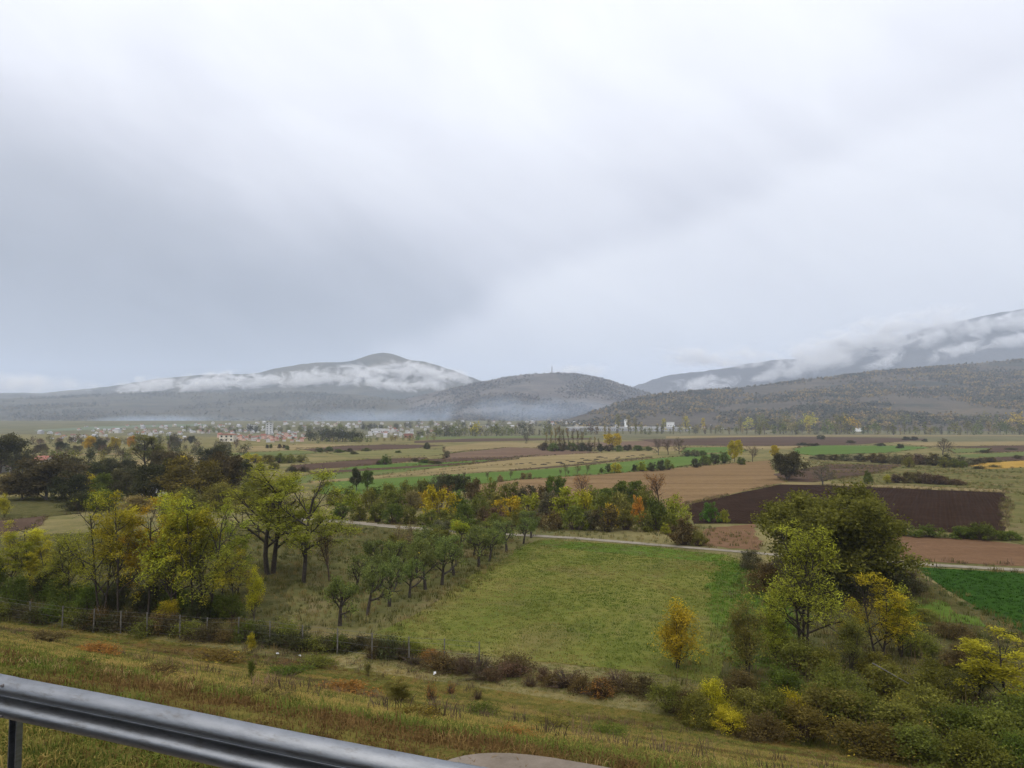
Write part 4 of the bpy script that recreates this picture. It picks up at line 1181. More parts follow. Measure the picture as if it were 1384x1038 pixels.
# ------------------------------------------------------------------ trees and shrubs of the middle distance
MD = [  # px, py, h, w, colour, kind, name, label
    (482, 663, 30, 20, 'dark', 'broad', 'tree', 'dark tree, left one of the pair against the green strip'),
    (497, 664, 28, 18, 'green', 'broad', 'tree', 'dark tree, right one of the pair against the green strip'),
    (521, 628, 13, 18, 'green', 'hedge', 'shrub', 'round dark green shrub on the brown strip left of centre'),
    (512, 628, 6, 12, 'dark_brown', 'hedge', 'shrub', 'small brown shrub touching the round dark green one'),
    (577, 607, 9, 14, 'dark', 'hedge', 'shrub', 'dark round shrub on the straw strip below the village'),
    (604, 619, 10, 10, 'grey', 'hedge', 'shrub', 'small grey shrub left of the pale ploughed strip'),
    (560, 624, 5, 14, 'brown', 'hedge', 'shrub', 'low brown shrub right of the round dark green one'),
    (711, 600, 16, 16, 'dark_brown', 'bare_grey', 'bare tree', 'lone bare round tree standing left of the poplar row'),
    (827, 606, 20, 27, 'golden', 'broad', 'tree', 'bright golden round tree right of the bare poplar row'),
    (890, 615, 23, 20, 'mauve', 'bare_grey', 'bare tree', 'left one of the brown bare trees at the green plot'),
    (903, 615, 22, 20, 'mauve', 'bare', 'bare tree', 'middle one of the brown bare trees at the green plot'),
    (918, 614, 23, 22, 'brown', 'bare_grey', 'bare tree', 'right one of the brown bare trees at the green plot'),
    (993, 624, 29, 20, 'yellow', 'broad', 'tree', 'two-tone tree with yellow top and green skirt right of centre'),
    (1017, 624, 22, 20, 'mauve', 'bare', 'bare tree', 'purplish bare tree right of the yellow-topped tree'),
    (1047, 622, 20, 12, 'golden', 'broad', 'tree', 'small golden tree peeping out behind the round brown one'),
    (1063, 649, 38, 50, 'dark_brown', 'dense', 'tree', 'lone round brown-green tree on a short trunk above the ploughed field'),
    (1112, 656, 28, 38, 'grey', 'bare_grey', 'bare tree', 'grey bare spreading tree right of the round brown-green one'),
    (1173, 654, 18, 16, 'green', 'hedge', 'shrub', 'green upright shrub left of the long brown thicket'),
    (1199, 654, 13, 12, 'yellow', 'sapling', 'tree', 'tiny yellow tree at the left end of the brown thicket'),
    (1228, 632, 14, 15, 'olive', 'hedge', 'shrub', 'pale green shrub in front of the long dark hedge'),
    (1274, 615, 23, 32, 'dark_brown', 'bare_grey', 'bare tree', 'large grey-brown round tree rising from the long dark hedge'),
    (1217, 606, 6, 14, 'dark', 'hedge', 'shrub', 'dark little shrub at the right end of the bright green plot'),
    (1110, 594, 6, 14, 'dark', 'hedge', 'shrub', 'dark little shrub on the far ploughed land'),
]
for px, py, h, w, c, k, cat, lab in MD:
    plant(cat.replace(' ', '_'), k, px, py, h, c, lab, cat.split()[-1], 'lone trees and shrubs among the fields', wpx=w, var=2 if px == 1063 else None)
rowsM = [  # phrase, name, kind, colours, list of (px, py, h, w)
    ('bare poplars in the tall row left of the golden tree', 'poplar', 'poplar', ['tan', 'brown'], [(737, 608, 24, 8), (744, 608, 27, 9), (751, 608, 31, 9), (756, 608, 33, 10), (763, 608, 28, 9), (769, 608, 30, 9), (775, 608, 26, 9), (781, 608, 28, 9), (786, 608, 24, 8)]),
    ('bare poplars in the short row next to the golden tree', 'poplar', 'poplar', ['tan', 'grey'], [(796, 608, 17, 7), (803, 608, 18, 7), (810, 608, 16, 7)]),
    ('dark shrubs under the bare poplars', 'shrub', 'hedge', ['dark', 'dark_brown', 'green'], [(735, 609, 10, 16), (748, 610, 11, 18), (760, 610, 12, 18), (773, 610, 12, 18), (786, 610, 11, 18), (798, 610, 11, 16), (811, 610, 10, 16), (823, 610, 9, 18), (836, 610, 8, 16), (848, 609, 8, 18), (862, 609, 7, 18), (876, 609, 6, 16)]),
    ('shrubs below the yellow-topped tree', 'shrub', 'hedge', ['dark', 'green'], [(940, 632, 12, 16), (952, 629, 13, 18), (966, 627, 14, 18), (978, 626, 15, 18), (1002, 628, 10, 16)]),
    ('grey-green shrubs beside the brown bare trees', 'shrub', 'hedge', ['grey', 'green'], [(928, 617, 9, 14), (940, 617, 9, 16), (950, 616, 7, 12)]),
    ('dull green shrubs along the green strip', 'shrub', 'hedge', ['mid', 'dark', 'green'], [(813, 639, 7, 8), (822, 638, 11, 10), (858, 637, 9, 12), (882, 637, 12, 16), (893, 636, 14, 16), (903, 635, 14, 14)]),
    ('yellow-green shrubs along the green strip', 'shrub', 'hedge', ['yellow', 'bright'], [(833, 639, 13, 20), (868, 637, 13, 16)]),
    ('bare treelets on the edge of the stubble field', 'bare_sapling', 'bare', ['grey', 'brown'], [(628, 650, 13, 8), (659, 649, 12, 8), (690, 647, 11, 9), (757, 643, 9, 7), (764, 642, 15, 8), (768, 642, 7, 6), (780, 641, 13, 12), (793, 641, 14, 12)]),
    ('low tan shrubs on the edge of the stubble field', 'shrub', 'hedge', ['olive', 'tan'], [(676, 651, 9, 12), (707, 648, 9, 10), (715, 647, 8, 12)]),
    ('blackish shrubs in the long dark hedge', 'shrub', 'hedge', ['dark_brown', 'brown', 'grey', 'mauve'], [(1108, 621, 7, 24), (1126, 622, 8, 26), (1144, 623, 9, 28), (1162, 624, 11, 28), (1180, 625, 12, 28), (1196, 626, 13, 28), (1212, 627, 13, 28), (1228, 627, 14, 28), (1244, 628, 14, 28), (1262, 629, 16, 30), (1280, 630, 16, 30), (1298, 630, 14, 28), (1318, 628, 9, 28), (1336, 625, 7, 24)]),
    ('yellowish shrubs in the long dark hedge', 'shrub', 'hedge', ['olive', 'mid'], [(1276, 632, 14, 20), (1290, 632, 12, 18), (1300, 632, 9, 16)]),
    ('brown shrubs of the thicket in the rough pasture', 'shrub', 'hedge', ['brown', 'mauve', 'russet'], [(1212, 653, 12, 22), (1226, 653, 15, 24), (1240, 653, 15, 24), (1254, 654, 14, 26), (1268, 655, 13, 26), (1280, 655, 10, 24), (1294, 656, 8, 22)]),
    ('dark weed clumps on the right pasture', 'shrub', 'thicket', ['dark_brown', 'dark'], [(1325, 634, 5, 22), (1345, 632, 4, 18), (1330, 612, 4, 22), (1375, 620, 5, 16), (1368, 608, 3, 20)]),
    ('dark shrubs on the far strips at the right', 'shrub', 'hedge', ['dark', 'dark_brown'], [(1190, 603, 4, 14), (1085, 602, 4, 18), (1100, 603, 4, 18), (1150, 599, 4, 14), (1225, 595, 5, 14), (1236, 595, 5, 14), (1250, 597, 4, 8)]),
    ('dark shrubs on the strips below the village', 'shrub', 'hedge', ['dark', 'dark_brown', 'green'], [(432, 611, 6, 14), (445, 610, 7, 16), (458, 612, 5, 16), (472, 611, 5, 14), (495, 610, 5, 14), (388, 608, 6, 8), (361, 606, 5, 6), (366, 606, 6, 6), (378, 606, 6, 6), (384, 606, 5, 6), (478, 614, 4, 14), (538, 612, 3, 12), (575, 626, 5, 22), (590, 627, 4, 20)]),
    ('shrubs on the strips right of the farm grove', 'shrub', 'hedge', ['olive', 'mid', 'dark_brown', 'yellow'], [(345, 626, 12, 26), (362, 627, 12, 24), (378, 626, 13, 24), (392, 626, 12, 22), (408, 625, 10, 20), (352, 636, 10, 24), (395, 638, 8, 20), (410, 638, 8, 18), (370, 634, 8, 20), (335, 622, 10, 20)]),
]
for ph, nm, k, cs, L in rowsM:
    for px, py, h, w in L:
        c = prng.choice(cs)
        plant(nm, k, px, py, h, c, None, 'tree' if k in ('poplar', 'bare') else 'shrub', ph, wpx=w, plural=ph)

# dark trees round the farm at the left
for px, py, h, w, c, k, lab in [
    (0, 640, 58, 60, 'dark', 'dense', 'big dark green tree at the left picture edge behind the farm'),
    (30, 640, 30, 30, 'dark', 'dense', 'dark lower tree right of the big one at the left edge'),
    (62, 676, 66, 92, 'dark_brown', 'dense', 'biggest blackish round tree at the left, above the dim field'),
    (30, 676, 44, 50, 'dark_brown', 'dense', 'reddish-dark tree at the left edge above the dim field'),
    (95, 678, 44, 50, 'dark', 'dense', 'blackish tree at the right side of the biggest round one'),
    (122, 672, 32, 36, 'yellow', 'bush', 'dull yellow round tree in front of the white farmhouse'),
    (150, 676, 40, 44, 'green', 'dense', 'deep green tree right of the dull yellow one'),
    (172, 676, 46, 40, 'dark_brown', 'dense', 'dark brown tree between white farmhouse and parked van'),
    (200, 640, 62, 46, 'mid', 'locust_open', 'tall light green tree rising behind the farm, highest on the left'),
    (208, 680, 64, 56, 'dark', 'dense', 'tall blackish tree with the parked car at its foot'),
    (243, 672, 66, 46, 'dark_brown', 'dense', 'brown tree between the tall blackish and the russet one'),
    (265, 682, 70, 84, 'russet', 'dense', 'broad russet tree right of the parked van'),
    (300, 676, 70, 60, 'dark_brown', 'dense', 'dark tree behind the right side of the russet one'),
    (290, 640, 42, 44, 'dark', 'dense', 'dark tree top rising behind the russet tree'),
    (322, 660, 48, 34, 'dark', 'dense', 'dark narrow tree at the right end of the farm grove'),
    (10, 668, 30, 34, 'russet', 'bush', 'russet shrub at the left edge beside the farm shed'),
    (140, 690, 30, 50, 'green', 'bush', 'green shrub at the top of the dim field'),
    (185, 692, 24, 46, 'tan', 'bush', 'tan shrub below the parked car'),
    (6, 700, 36, 18, 'yellow', 'sapling', 'narrow yellow tree at the left picture edge'),
    (95, 652, 40, 44, 'dark_brown', 'dense', 'dark brown tree in front of the cream farmhouse'), (128, 654, 34, 40, 'dark', 'dense', 'dark tree hiding the long white farm building'),
    (165, 652, 36, 46, 'dark', 'dense', 'dark tree behind the dark brown one at the farm'), (228, 650, 46, 50, 'dark_brown', 'dense', 'brownish tree behind the tall blackish one'),
    (250, 692, 34, 50, 'olive', 'bush', 'olive shrub in front of the russet tree'), (300, 690, 40, 52, 'olive', 'bush', 'olive shrub right of the parked van before the russet tree'),
    (112, 690, 26, 44, 'dark', 'bush', 'blackish shrub at the top right of the dim field'), (335, 680, 34, 40, 'mid', 'bush', 'mid-green shrub at the right foot of the farm grove')]:
    plant('farm_tree' if k != 'bush' else 'farm_shrub', k, px, py, h * 0.9, c, lab, 'tree' if k != 'bush' else 'shrub', 'dark trees round the farm', wpx=w * 1.15)
for px, py, h, w, c, k, lab in [
    (122, 608, 19, 20, 'amber', 'dense', 'amber tree, leftmost of the autumn trees before the town'), (137, 610, 16, 18, 'dark', 'dense', 'dark tree right of the amber one before the town'),
    (156, 608, 17, 14, 'golden', 'dense', 'golden tree in the middle of the autumn trees before the town'), (150, 608, 10, 10, 'yellow', 'bush', 'low yellow shrub at the golden tree before the town'),
    (177, 604, 15, 11, 'orange', 'dense', 'orange tree, rightmost of the autumn trees before the town'),
    (83, 610, 13, 20, 'dark', 'dense', 'dark tree left of the amber one before the town'), (105, 612, 10, 16, 'grey', 'dense', 'small grey tree left of the amber one'), (55, 612, 12, 20, 'dark_brown', 'dense', 'dark brown tree before the town at the left'),
    (190, 612, 12, 16, 'dark', 'dense', 'dark tree under the orange one before the town'), (236, 606, 17, 20, 'grey', 'dense', 'grey tree before the town, right of the tall light green one'), (258, 600, 11, 12, 'dark', 'dense', 'small dark tree before the red roofs'),
    (15, 646, 34, 14, 'grey', 'far_cone', 'pale slim conifer beside the farm shed at the left edge')]:
    plant('tree', k, px, py, h, c, lab, 'tree', 'trees before the town', wpx=w)

# ------------------------------------------------------------------ tree lines before and in the town
def tree_line(phrase, xs, base, hrange, cols, kinds, wr=(0.7, 1.2), group=None, catname='line_tree', share=True, jit=1.0, depth=None):
    for x in xs:
        px = x + prng.uniform(-jit, jit) * 3
        b = base(px) + prng.uniform(-0.6, 0.6) * jit
        h = prng.uniform(*hrange)
        k = prng.choice(kinds)
        c = prng.choice(cols)
        o = plant(catname, k, px, b, h, c, None, 'tree', group or phrase, wpx=h * prng.uniform(*wr) * (0.5 if 'tall' in k else 1.0))
        REG.append((o, HWORD.get(c, c) + ' ' + phrase.replace('tree ', 'trees ', 1).replace('poplar ', 'poplars ', 1), px))


lin = lambda pts: (lambda x: float(np.interp(x, [p[0] for p in pts], [p[1] for p in pts])))
tree_line('tree in the lower line below the right ridge', np.arange(985, 1400, 8.5), lin([(985, 587), (1384, 587.5)]), (9, 17), ['olive', 'mid', 'grey', 'tan', 'olive', 'green'], ['far_round', 'far_round', 'far_tall'])
tree_line('tree in the upper line below the right ridge', np.arange(1010, 1400, 10), lin([(985, 580), (1384, 580)]), (11, 20), ['yellow', 'olive', 'mid', 'tan', 'dark'], ['far_round', 'far_tall'])
tree_line('tree in the dark grove under the right ridge', np.arange(1165, 1290, 9), lin([(1165, 578), (1290, 577)]), (10, 16), ['dark', 'green'], ['far_round', 'far_cone'])
tree_line('tree in the tree line before the central villages', np.arange(566, 742, 7), lin([(560, 591), (740, 588)]), (8, 15), ['mid', 'grey', 'olive', 'green', 'dark', 'olive'], ['far_round', 'far_round', 'far_tall'])
tree_line('tree in the tree line behind the poplars', np.arange(745, 985, 8), lin([(745, 587.5), (985, 586.5)]), (7, 13), ['grey', 'mid', 'olive', 'tan', 'mauve'], ['far_round', 'far_tall'])
tree_line('poplar beside the white depot', [836, 852, 858, 895, 925, 950, 1000, 1060, 1090], lin([(745, 583), (1100, 585)]), (17, 22), ['tan', 'yellow', 'olive'], ['far_tall'])
tree_line('tree in the round dark grove before the village', np.arange(438, 492, 4.5), lin([(430, 597), (500, 597)]), (11, 16), ['dark'], ['far_round'], wr=(0.9, 1.3))
tree_line('tree left of the round dark grove', [416, 422, 429, 434], lin([(410, 596), (440, 596)]), (10, 13), ['dark', 'grey'], ['far_round'])
tree_line('tree in the hedge below the round dark grove', np.arange(432, 590, 8), lin([(430, 599), (520, 597), (590, 594)]), (4, 8), ['olive', 'mid', 'tan', 'green'], ['far_bush', 'far_round'])
tree_line('tree among the houses at the left', np.arange(20, 260, 8), lin([(20, 602), (260, 598)]), (5, 11), ['dark', 'grey', 'mauve', 'green', 'dark_brown'], ['far_round', 'far_round', 'far_bush'], jit=2.2)
tree_line('tree in the scrub before the left houses', np.arange(5, 335, 8), lin([(5, 619), (330, 607)]), (6, 12), ['dark', 'dark_brown', 'grey', 'mauve'], ['far_bush', 'far_round'], jit=2.5)
tree_line('tree in the hedge behind the farm', np.arange(0, 330, 13), lin([(0, 632), (330, 616)]), (9, 17), ['dark', 'dark_brown', 'green', 'grey', 'olive'], ['far_round', 'far_bush'], jit=2.5)
plant('tree', 'far_round', 1137, 586, 23, 'olive', 'large olive tree beside the orange one under the right ridge', 'tree', None, wpx=24, var=1)
plant('tree', 'far_round', 1151, 584, 19, 'amber', 'orange-yellow tree under the right ridge, brightest of that tree line', 'tree', None, wpx=20, var=0)
plant('tree', 'far_round', 1372, 581, 19, 'golden', 'golden tree at the right end of the far tree line', 'tree', None, wpx=26, var=2)
plant('tree', 'far_round', 642, 590, 16, 'yellow', 'yellow-green tree before the central village, right of the long white shed', 'tree', None, wpx=14, var=2)
plant('tree', 'far_tall', 671, 590, 16, 'olive', 'tall olive tree among the central tree line', 'tree', None, wpx=9, var=1)

# ------------------------------------------------------------------ town
def house_meshes():
    out = []
    for i, (w, d, h, r) in enumerate(((9, 8, 5.2, 2.6), (11, 8, 4.0, 2.4), (8, 8, 6.4, 2.2), (13, 9, 5.6, 2.8))):
        wl = MB(); wl.prism([(-w / 2, -3), (w / 2, -3), (w / 2, h), (0, h + r * 0.93), (-w / 2, h)], -d / 2, d / 2)
        rf = MB(); e = 0.5
        rf.prism([(-w / 2 - e, h - e * r / (w / 2)), (0, h + r), (w / 2 + e, h - e * r / (w / 2)), (w / 2 + e, h - e * r / (w / 2) + 0.25), (0, h + r + 0.28), (-w / 2 - e, h - e * r / (w / 2) + 0.25)], -d / 2 - e, d / 2 + e)
        wn = MB()
        for zf in ([1.5] if h < 4.5 else [1.5, 4.1]):
            for y in (-d / 2 - 0.03, d / 2 + 0.03):
                for x in (-w * 0.27, w * 0.27):
                    wn.box((x, y, zf), (1.3, 0.08, 1.3))
            for x in (-w / 2 - 0.03, w / 2 + 0.03):
                for y in (-d * 0.25, d * 0.25):
                    wn.box((x, y, zf), (0.08, 1.2, 1.3))
        out.append((wl.mesh('house_wall'), rf.mesh('house_roof'), wn.mesh('house_windows'), w, h + r))
    return out


HM = house_meshes()


def col_mat(name, rough=0.8):
    """plain paint or tile whose colour is the object's own"""
    m, t, b = new_mat(name)
    oi = t.new('ShaderNodeObjectInfo'); g = t.new('ShaderNodeNewGeometry')
    n = t.noise(g.outputs['Position'], 0.6, 4)
    t.set(b, 'Base Color', t.mix(1.0, oi.outputs['Color'], t.ramp(n, [(0.3, 0.8), (0.7, 1.1)]), 'MULTIPLY'))
    t.set(b, 'Roughness', rough)
    return m


M['paint'] = col_mat('paint')
M['glass'] = simple('window_glass', (0.03, 0.035, 0.04), 0.15, var=0.05)
for wl, rf, wn, w, h in HM:
    wl.materials.append(M['paint']); rf.materials.append(M['paint']); wn.materials.append(M['glass'])
WALLS = {'white': (0.50, 0.49, 0.475), 'cream': (0.42, 0.375, 0.30), 'grey': (0.40, 0.40, 0.40), 'ochre': (0.5, 0.36, 0.2), 'pink': (0.55, 0.36, 0.30)}
ROOFS = {'red': (0.24, 0.095, 0.068), 'orange': (0.28, 0.125, 0.08), 'brown': (0.20, 0.11, 0.085), 'grey': (0.33, 0.33, 0.35), 'pale': (0.38, 0.38, 0.40)}


def house(px, py, wall, roof, phrase, group, wpx=None, var=None, rz=None, win=False, label=None, hs=1.0):
    g = G(px, py)
    k = prng.randrange(4) if var is None else var
    wl, rf, wn, w, h = HM[k]
    D = g.y
    s = 1.0 if wpx is None else wpx * D / F / w
    root = link('house', wl)
    if phrase:
        REG.append((root, f'{wall} {roof}-roofed houses {phrase}', px))
    root.location = (g.x, g.y, g.z); root.scale = (s, s, s * hs)
    root.rotation_euler = (0, 0, prng.choice([0, 1.57]) + prng.uniform(-0.4, 0.4) if rz is None else rz)
    j = prng.uniform(0.85, 1.1)
    root.color = (*[min(0.85, c * j) for c in WALLS[wall]], 1)
    r = link('roof', rf, root); r.color = (*[c * j for c in ROOFS[roof]], 1)
    if win:
        link('windows', wn, root)
    tag(root, label, 'house', group)
    return root


def block(n, x0, x1, y0, y1, walls, roofs, phrase, group, wr):
    xs = np.linspace(x0, x1, n)
    for x in xs:
        px = x + prng.uniform(-0.5, 0.5) * (x1 - x0) / n * 2
        house(px, prng.uniform(y0, y1), prng.choice(walls), prng.choice(roofs), phrase, group, wpx=prng.uniform(*wr) * 0.70)


block(52, 300, 412, 590, 598, ['cream', 'white', 'pink', 'white'], ['red', 'red', 'orange', 'brown'], 'in the red-roofed rows at the plain edge', 'red-roofed houses', (5.5, 9))
block(78, 255, 440, 572, 588, ['white', 'white', 'grey', 'cream'], ['grey', 'pale', 'red', 'brown', 'pale'], 'in the upper town under the mountain', 'upper town houses', (3.6, 6))
block(34, 60, 250, 583, 598, ['white', 'grey', 'white', 'cream'], ['pale', 'grey', 'red', 'brown'], 'in the left outskirts before the pale meadow', 'left outskirts houses', (5, 9))
block(48, 420, 600, 571, 588, ['white', 'white', 'grey', 'cream'], ['pale', 'grey', 'red', 'brown', 'pale'], 'above the round dark grove', 'middle town houses', (3.6, 6))
block(44, 110, 340, 576, 586, ['white', 'grey', 'cream', 'white'], ['grey', 'pale', 'red', 'brown'], 'at the upper left edge of town', 'upper left houses', (4.5, 6.5))
block(22, 500, 580, 583, 593, ['white', 'cream', 'white', 'pink'], ['red', 'pale', 'grey', 'brown'], 'in the village right of the dark grove', 'central village houses', (5.5, 9))
block(34, 570, 745, 570, 580, ['white', 'white', 'cream', 'grey'], ['pale', 'red', 'grey', 'brown'], 'behind the central tree line', 'houses behind the tree line', (4.5, 7))
block(20, 740, 800, 566, 577, ['white', 'cream', 'white'], ['grey', 'pale', 'red'], 'climbing the foot of the wooded ridge', 'hill foot houses', (4.5, 6.5))
block(8, 795, 990, 577, 582, ['white', 'cream'], ['pale', 'red', 'grey'], 'near the white depot below the ridge', 'houses near the depot', (5, 7))
tree_line('tree among the upper town roofs', np.arange(258, 545, 4.5), lin([(258, 584), (430, 583), (545, 580)]), (4, 9), ['grey', 'dark', 'mid', 'olive'], ['far_round'], jit=3.0)
tree_line('tree among the red-roofed rows', np.arange(300, 412, 13), lin([(300, 594), (412, 596)]), (4, 6), ['dark', 'green', 'grey'], ['far_round'], jit=2.0)
tree_line('tree among the houses behind the tree line', np.arange(560, 760, 9), lin([(560, 578), (760, 576)]), (4, 9), ['grey', 'olive', 'mid', 'dark'], ['far_round'], jit=2.5)


def far_building(name, cat, px, py, w, d, h, label, wall, roof, storeys=0, rz=0.0, lip=0.5):
    g = G(px, py)
    root = empty(name, g, rz, label, cat)
    o = link('walls', MB().box((0, 0, h / 2 - 2), (w, d, h + 4)).mesh('walls', M['paint']), root); o.color = (*wall, 1)
    o = link('roof', MB().prism([(-w / 2 - 0.6, h), (-w / 2 - 0.6, h + lip), (0, h + lip * 2.2), (w / 2 + 0.6, h + lip), (w / 2 + 0.6, h)], -d / 2 - 0.6, d / 2 + 0.6).mesh('roof', M['paint']), root); o.color = (*roof, 1)
    for k in range(storeys):
        wn = MB(); z = 1.8 + k * 2.9
        n = max(2, int(w / 3.2))
        for i in range(n):
            wn.box((-w / 2 + w * (i + 0.5) / n, -d / 2 - 0.03, z), (1.5, 0.1, 1.4))
        link('window_row', wn.mesh('window_row', M['glass']), root)
    return root


far_building('apartment_block', 'apartment block', 364, 587, 9, 9, 15, 'tall white apartment block above the red-roofed rows', (0.5, 0.5, 0.5), (0.4, 0.4, 0.4), 6, 0.2)
far_building('apartment_block', 'apartment block', 341, 583, 15, 10, 9, 'wide pale apartment block left of the tall white one', (0.45, 0.44, 0.42), (0.4, 0.4, 0.4), 4, 0.1)
far_building('factory_hall', 'hall', 514, 585, 26, 16, 5, 'long white-roofed hall in the village right of the dark grove', (0.55, 0.55, 0.54), (0.66, 0.66, 0.66), 1, 0.15)
far_building('factory_hall', 'hall', 308, 597, 12, 10, 6, 'pale cubic building at the near left end of red roofs', (0.6, 0.55, 0.45), (0.3, 0.14, 0.1), 2, 0.1)
far_building('factory_hall', 'hall', 552, 592, 9, 8, 5, 'red-fronted building in the central village', (0.30, 0.13, 0.10), (0.5, 0.5, 0.5), 1, 0.0)
far_building('depot_hall', 'hall', 870, 582.5, 150, 20, 6, 'long low white depot beyond the golden tree', (0.42, 0.42, 0.44), (0.62, 0.62, 0.63), 1, 0.03)
far_building('depot_hall', 'hall', 800, 582.5, 80, 18, 6, 'shorter low white hall left of the long depot', (0.38, 0.38, 0.40), (0.78, 0.78, 0.80), 1, 0.03)
far_building('depot_office', 'office', 906, 581, 12, 10, 13, 'white square office at the right end of the depot', (0.66, 0.66, 0.66), (0.5, 0.5, 0.5), 3, 0.0)
far_building('silo_tower', 'tower', 846, 580, 5, 5, 16, 'slim white tower above the depot roof', (0.8, 0.8, 0.8), (0.6, 0.6, 0.6), 0, 0.0)
far_building('roadside_wall', 'wall', 1190, 580, 190, 1.2, 2.2, 'long pale roadside wall under the right ridge', (0.5, 0.5, 0.5), (0.6, 0.6, 0.6), 0, 0.02, 0.12)
far_building('shed', 'shed', 1160, 583, 10, 8, 4.5, 'small white shed right of the orange-yellow tree', (0.78, 0.78, 0.76), (0.6, 0.6, 0.58), 0, 0.1)

# farm at the left, seen between the dark trees
house(106, 636, 'white', 'red', '', 'farm houses', wpx=16, var=3, rz=0.2, win=True, hs=0.7, label='white farmhouse with reddish roof behind the biggest blackish tree')
house(137, 637, 'white', 'pale', '', 'farm houses', wpx=18, var=1, rz=1.45, win=True, hs=0.65, label='long white farm building right of the farmhouse')
house(4, 638, 'white', 'brown', '', 'farm houses', wpx=16, var=1, rz=0.5, win=True, label='white farm shed at the left picture edge')
house(60, 632, 'cream', 'red', '', 'farm houses', wpx=24, var=3, rz=1.5, win=True, label='cream farmhouse half hidden above the biggest blackish tree')


def farm_vehicle(name, px, py, L, Hh, col, label, van):
    g = G(px, py)
    root = empty(name, g, 0.15, label, 'van' if van else 'car')
    prof = [(-L / 2, 0.35), (-L / 2, Hh * 0.92), (-L / 2 + 0.15, Hh), (L * 0.18, Hh), (L * 0.33, Hh * 0.58), (L / 2, Hh * 0.48), (L / 2, 0.35)] if van else \
           [(-L / 2, 0.35), (-L / 2, Hh * 0.62), (-L * 0.38, Hh * 0.66), (-L * 0.27, Hh), (L * 0.08, Hh), (L * 0.24, Hh * 0.64), (L / 2, Hh * 0.55), (L / 2, 0.35)]
    o = link('body', MB().prism(prof, -0.88, 0.88).mesh('vehicle_body', M['paint']), root); o.color = (*col, 1)
    wn = MB().prism([(-L * 0.25, Hh * 0.66), (-L * 0.22, Hh * 0.92), (L * 0.08, Hh * 0.92), (L * 0.2, Hh * 0.66)], -0.90, 0.90)
    link('window_band', wn.mesh('vehicle_window', M['glass']), root)
    for x in (-L * 0.31, L * 0.31):
        for y in (-0.86, 0.86):
            link('wheel', MB().tube([(x, y - 0.1, 0.33), (x, y + 0.1, 0.33)], 0.33, n=14).mesh('wheel', M['asphalt']), root)
    return root


farm_vehicle('parked_car', 205, 673, 4.0, 1.45, (0.7, 0.7, 0.7), 'white car parked under the tall blackish tree', False)
farm_vehicle('parked_van', 221, 671, 5.0, 2.4, (0.82, 0.82, 0.82), 'white van parked between the blackish and the russet tree', True)

# lattice mast on the hill
def mast():
    p = P(746, 504.5, 3490)
    root = empty('antenna_mast', p, 0.3, 'slender lattice antenna mast on the top of the central hill', 'mast')
    hh = 34.0
    for (x, y) in ((-1, -1), (1, -1), (1, 1), (-1, 1)):
        link('leg', MB().tube([(x * 2.6, y * 2.6, -6), (x * 0.7, y * 0.7, hh)], [0.55, 0.35], n=5).mesh('mast_leg', M['mast']), root)
    br = MB()
    for k in range(8):
        z = 2 + k * 4; q = 2.6 - 1.9 * z / hh; q2 = 2.6 - 1.9 * (z + 4) / hh
        for (a, b) in (((-1, -1), (1, -1)), ((1, -1), (1, 1)), ((1, 1), (-1, 1)), ((-1, 1), (-1, -1))):
            br.tube([(a[0] * q, a[1] * q, z), (b[0] * q2, b[1] * q2, z + 4)], 0.22, n=3)
            br.tube([(a[0] * q, a[1] * q, z), (b[0] * q, b[1] * q, z)], 0.22, n=3)
    link('bracing', br.mesh('mast_bracing', M['mast']), root)
    link('spike', MB().tube([(0, 0, hh), (0, 0, hh + 9)], [0.45, 0.25], n=5).mesh('mast_spike', M['mast']), root)


M['mast'] = simple('mast_steel', (0.10, 0.09, 0.09), 0.6)
mast()

# dung heaps on the straw field
M['dung'] = simple('dung', (0.022, 0.017, 0.013), 1.0, var=0.4, scale=1.5)


def heap_mesh(seed):
    rng = np.random.default_rng(seed)
    bm = bmesh.new(); bmesh.ops.create_icosphere(bm, subdivisions=2, radius=1.0)
    for v in bm.verts:
        f = 1 + 0.35 * mnoise.noise(v.co * 1.7 + Vector((seed, 0, 0)))
        v.co = Vector((v.co.x * f * 1.7, v.co.y * f * 0.9, max(-0.2, v.co.z * f * 0.6)))
    me = bpy.data.meshes.new('dung_heap'); bm.to_mesh(me); bm.free(); me.materials.append(M['dung'])
    return me


HE = [heap_mesh(i) for i in range(3)]
for i, (px, py) in enumerate([(698, 627.6), (705, 627.2), (717, 626.2), (722, 628), (735, 628.2), (741, 626.2), (756, 625.6), (767, 622.6), (773, 624.4), (787, 620.2), (794, 622.6), (806, 621.4), (819, 619.4), (811, 618.4), (834, 620.6), (836, 618.4), (849, 617.4), (855, 616.4), (868, 615.4), (804, 623.6), (760, 627.4), (785, 625.4), (663, 622.5)]):
    g = G(px, py)
    o = link('dung_heap', HE[i % 3]); o.location = g
    s = prng.uniform(0.5, 1.0) * g.y / 330
    o.scale = (s * prng.uniform(0.8, 1.3), s, s * 0.9)
    tag(o, None, 'heap', 'dung heaps on the straw field')
    REG.append((o, 'dark dung heaps on the pale field', px))
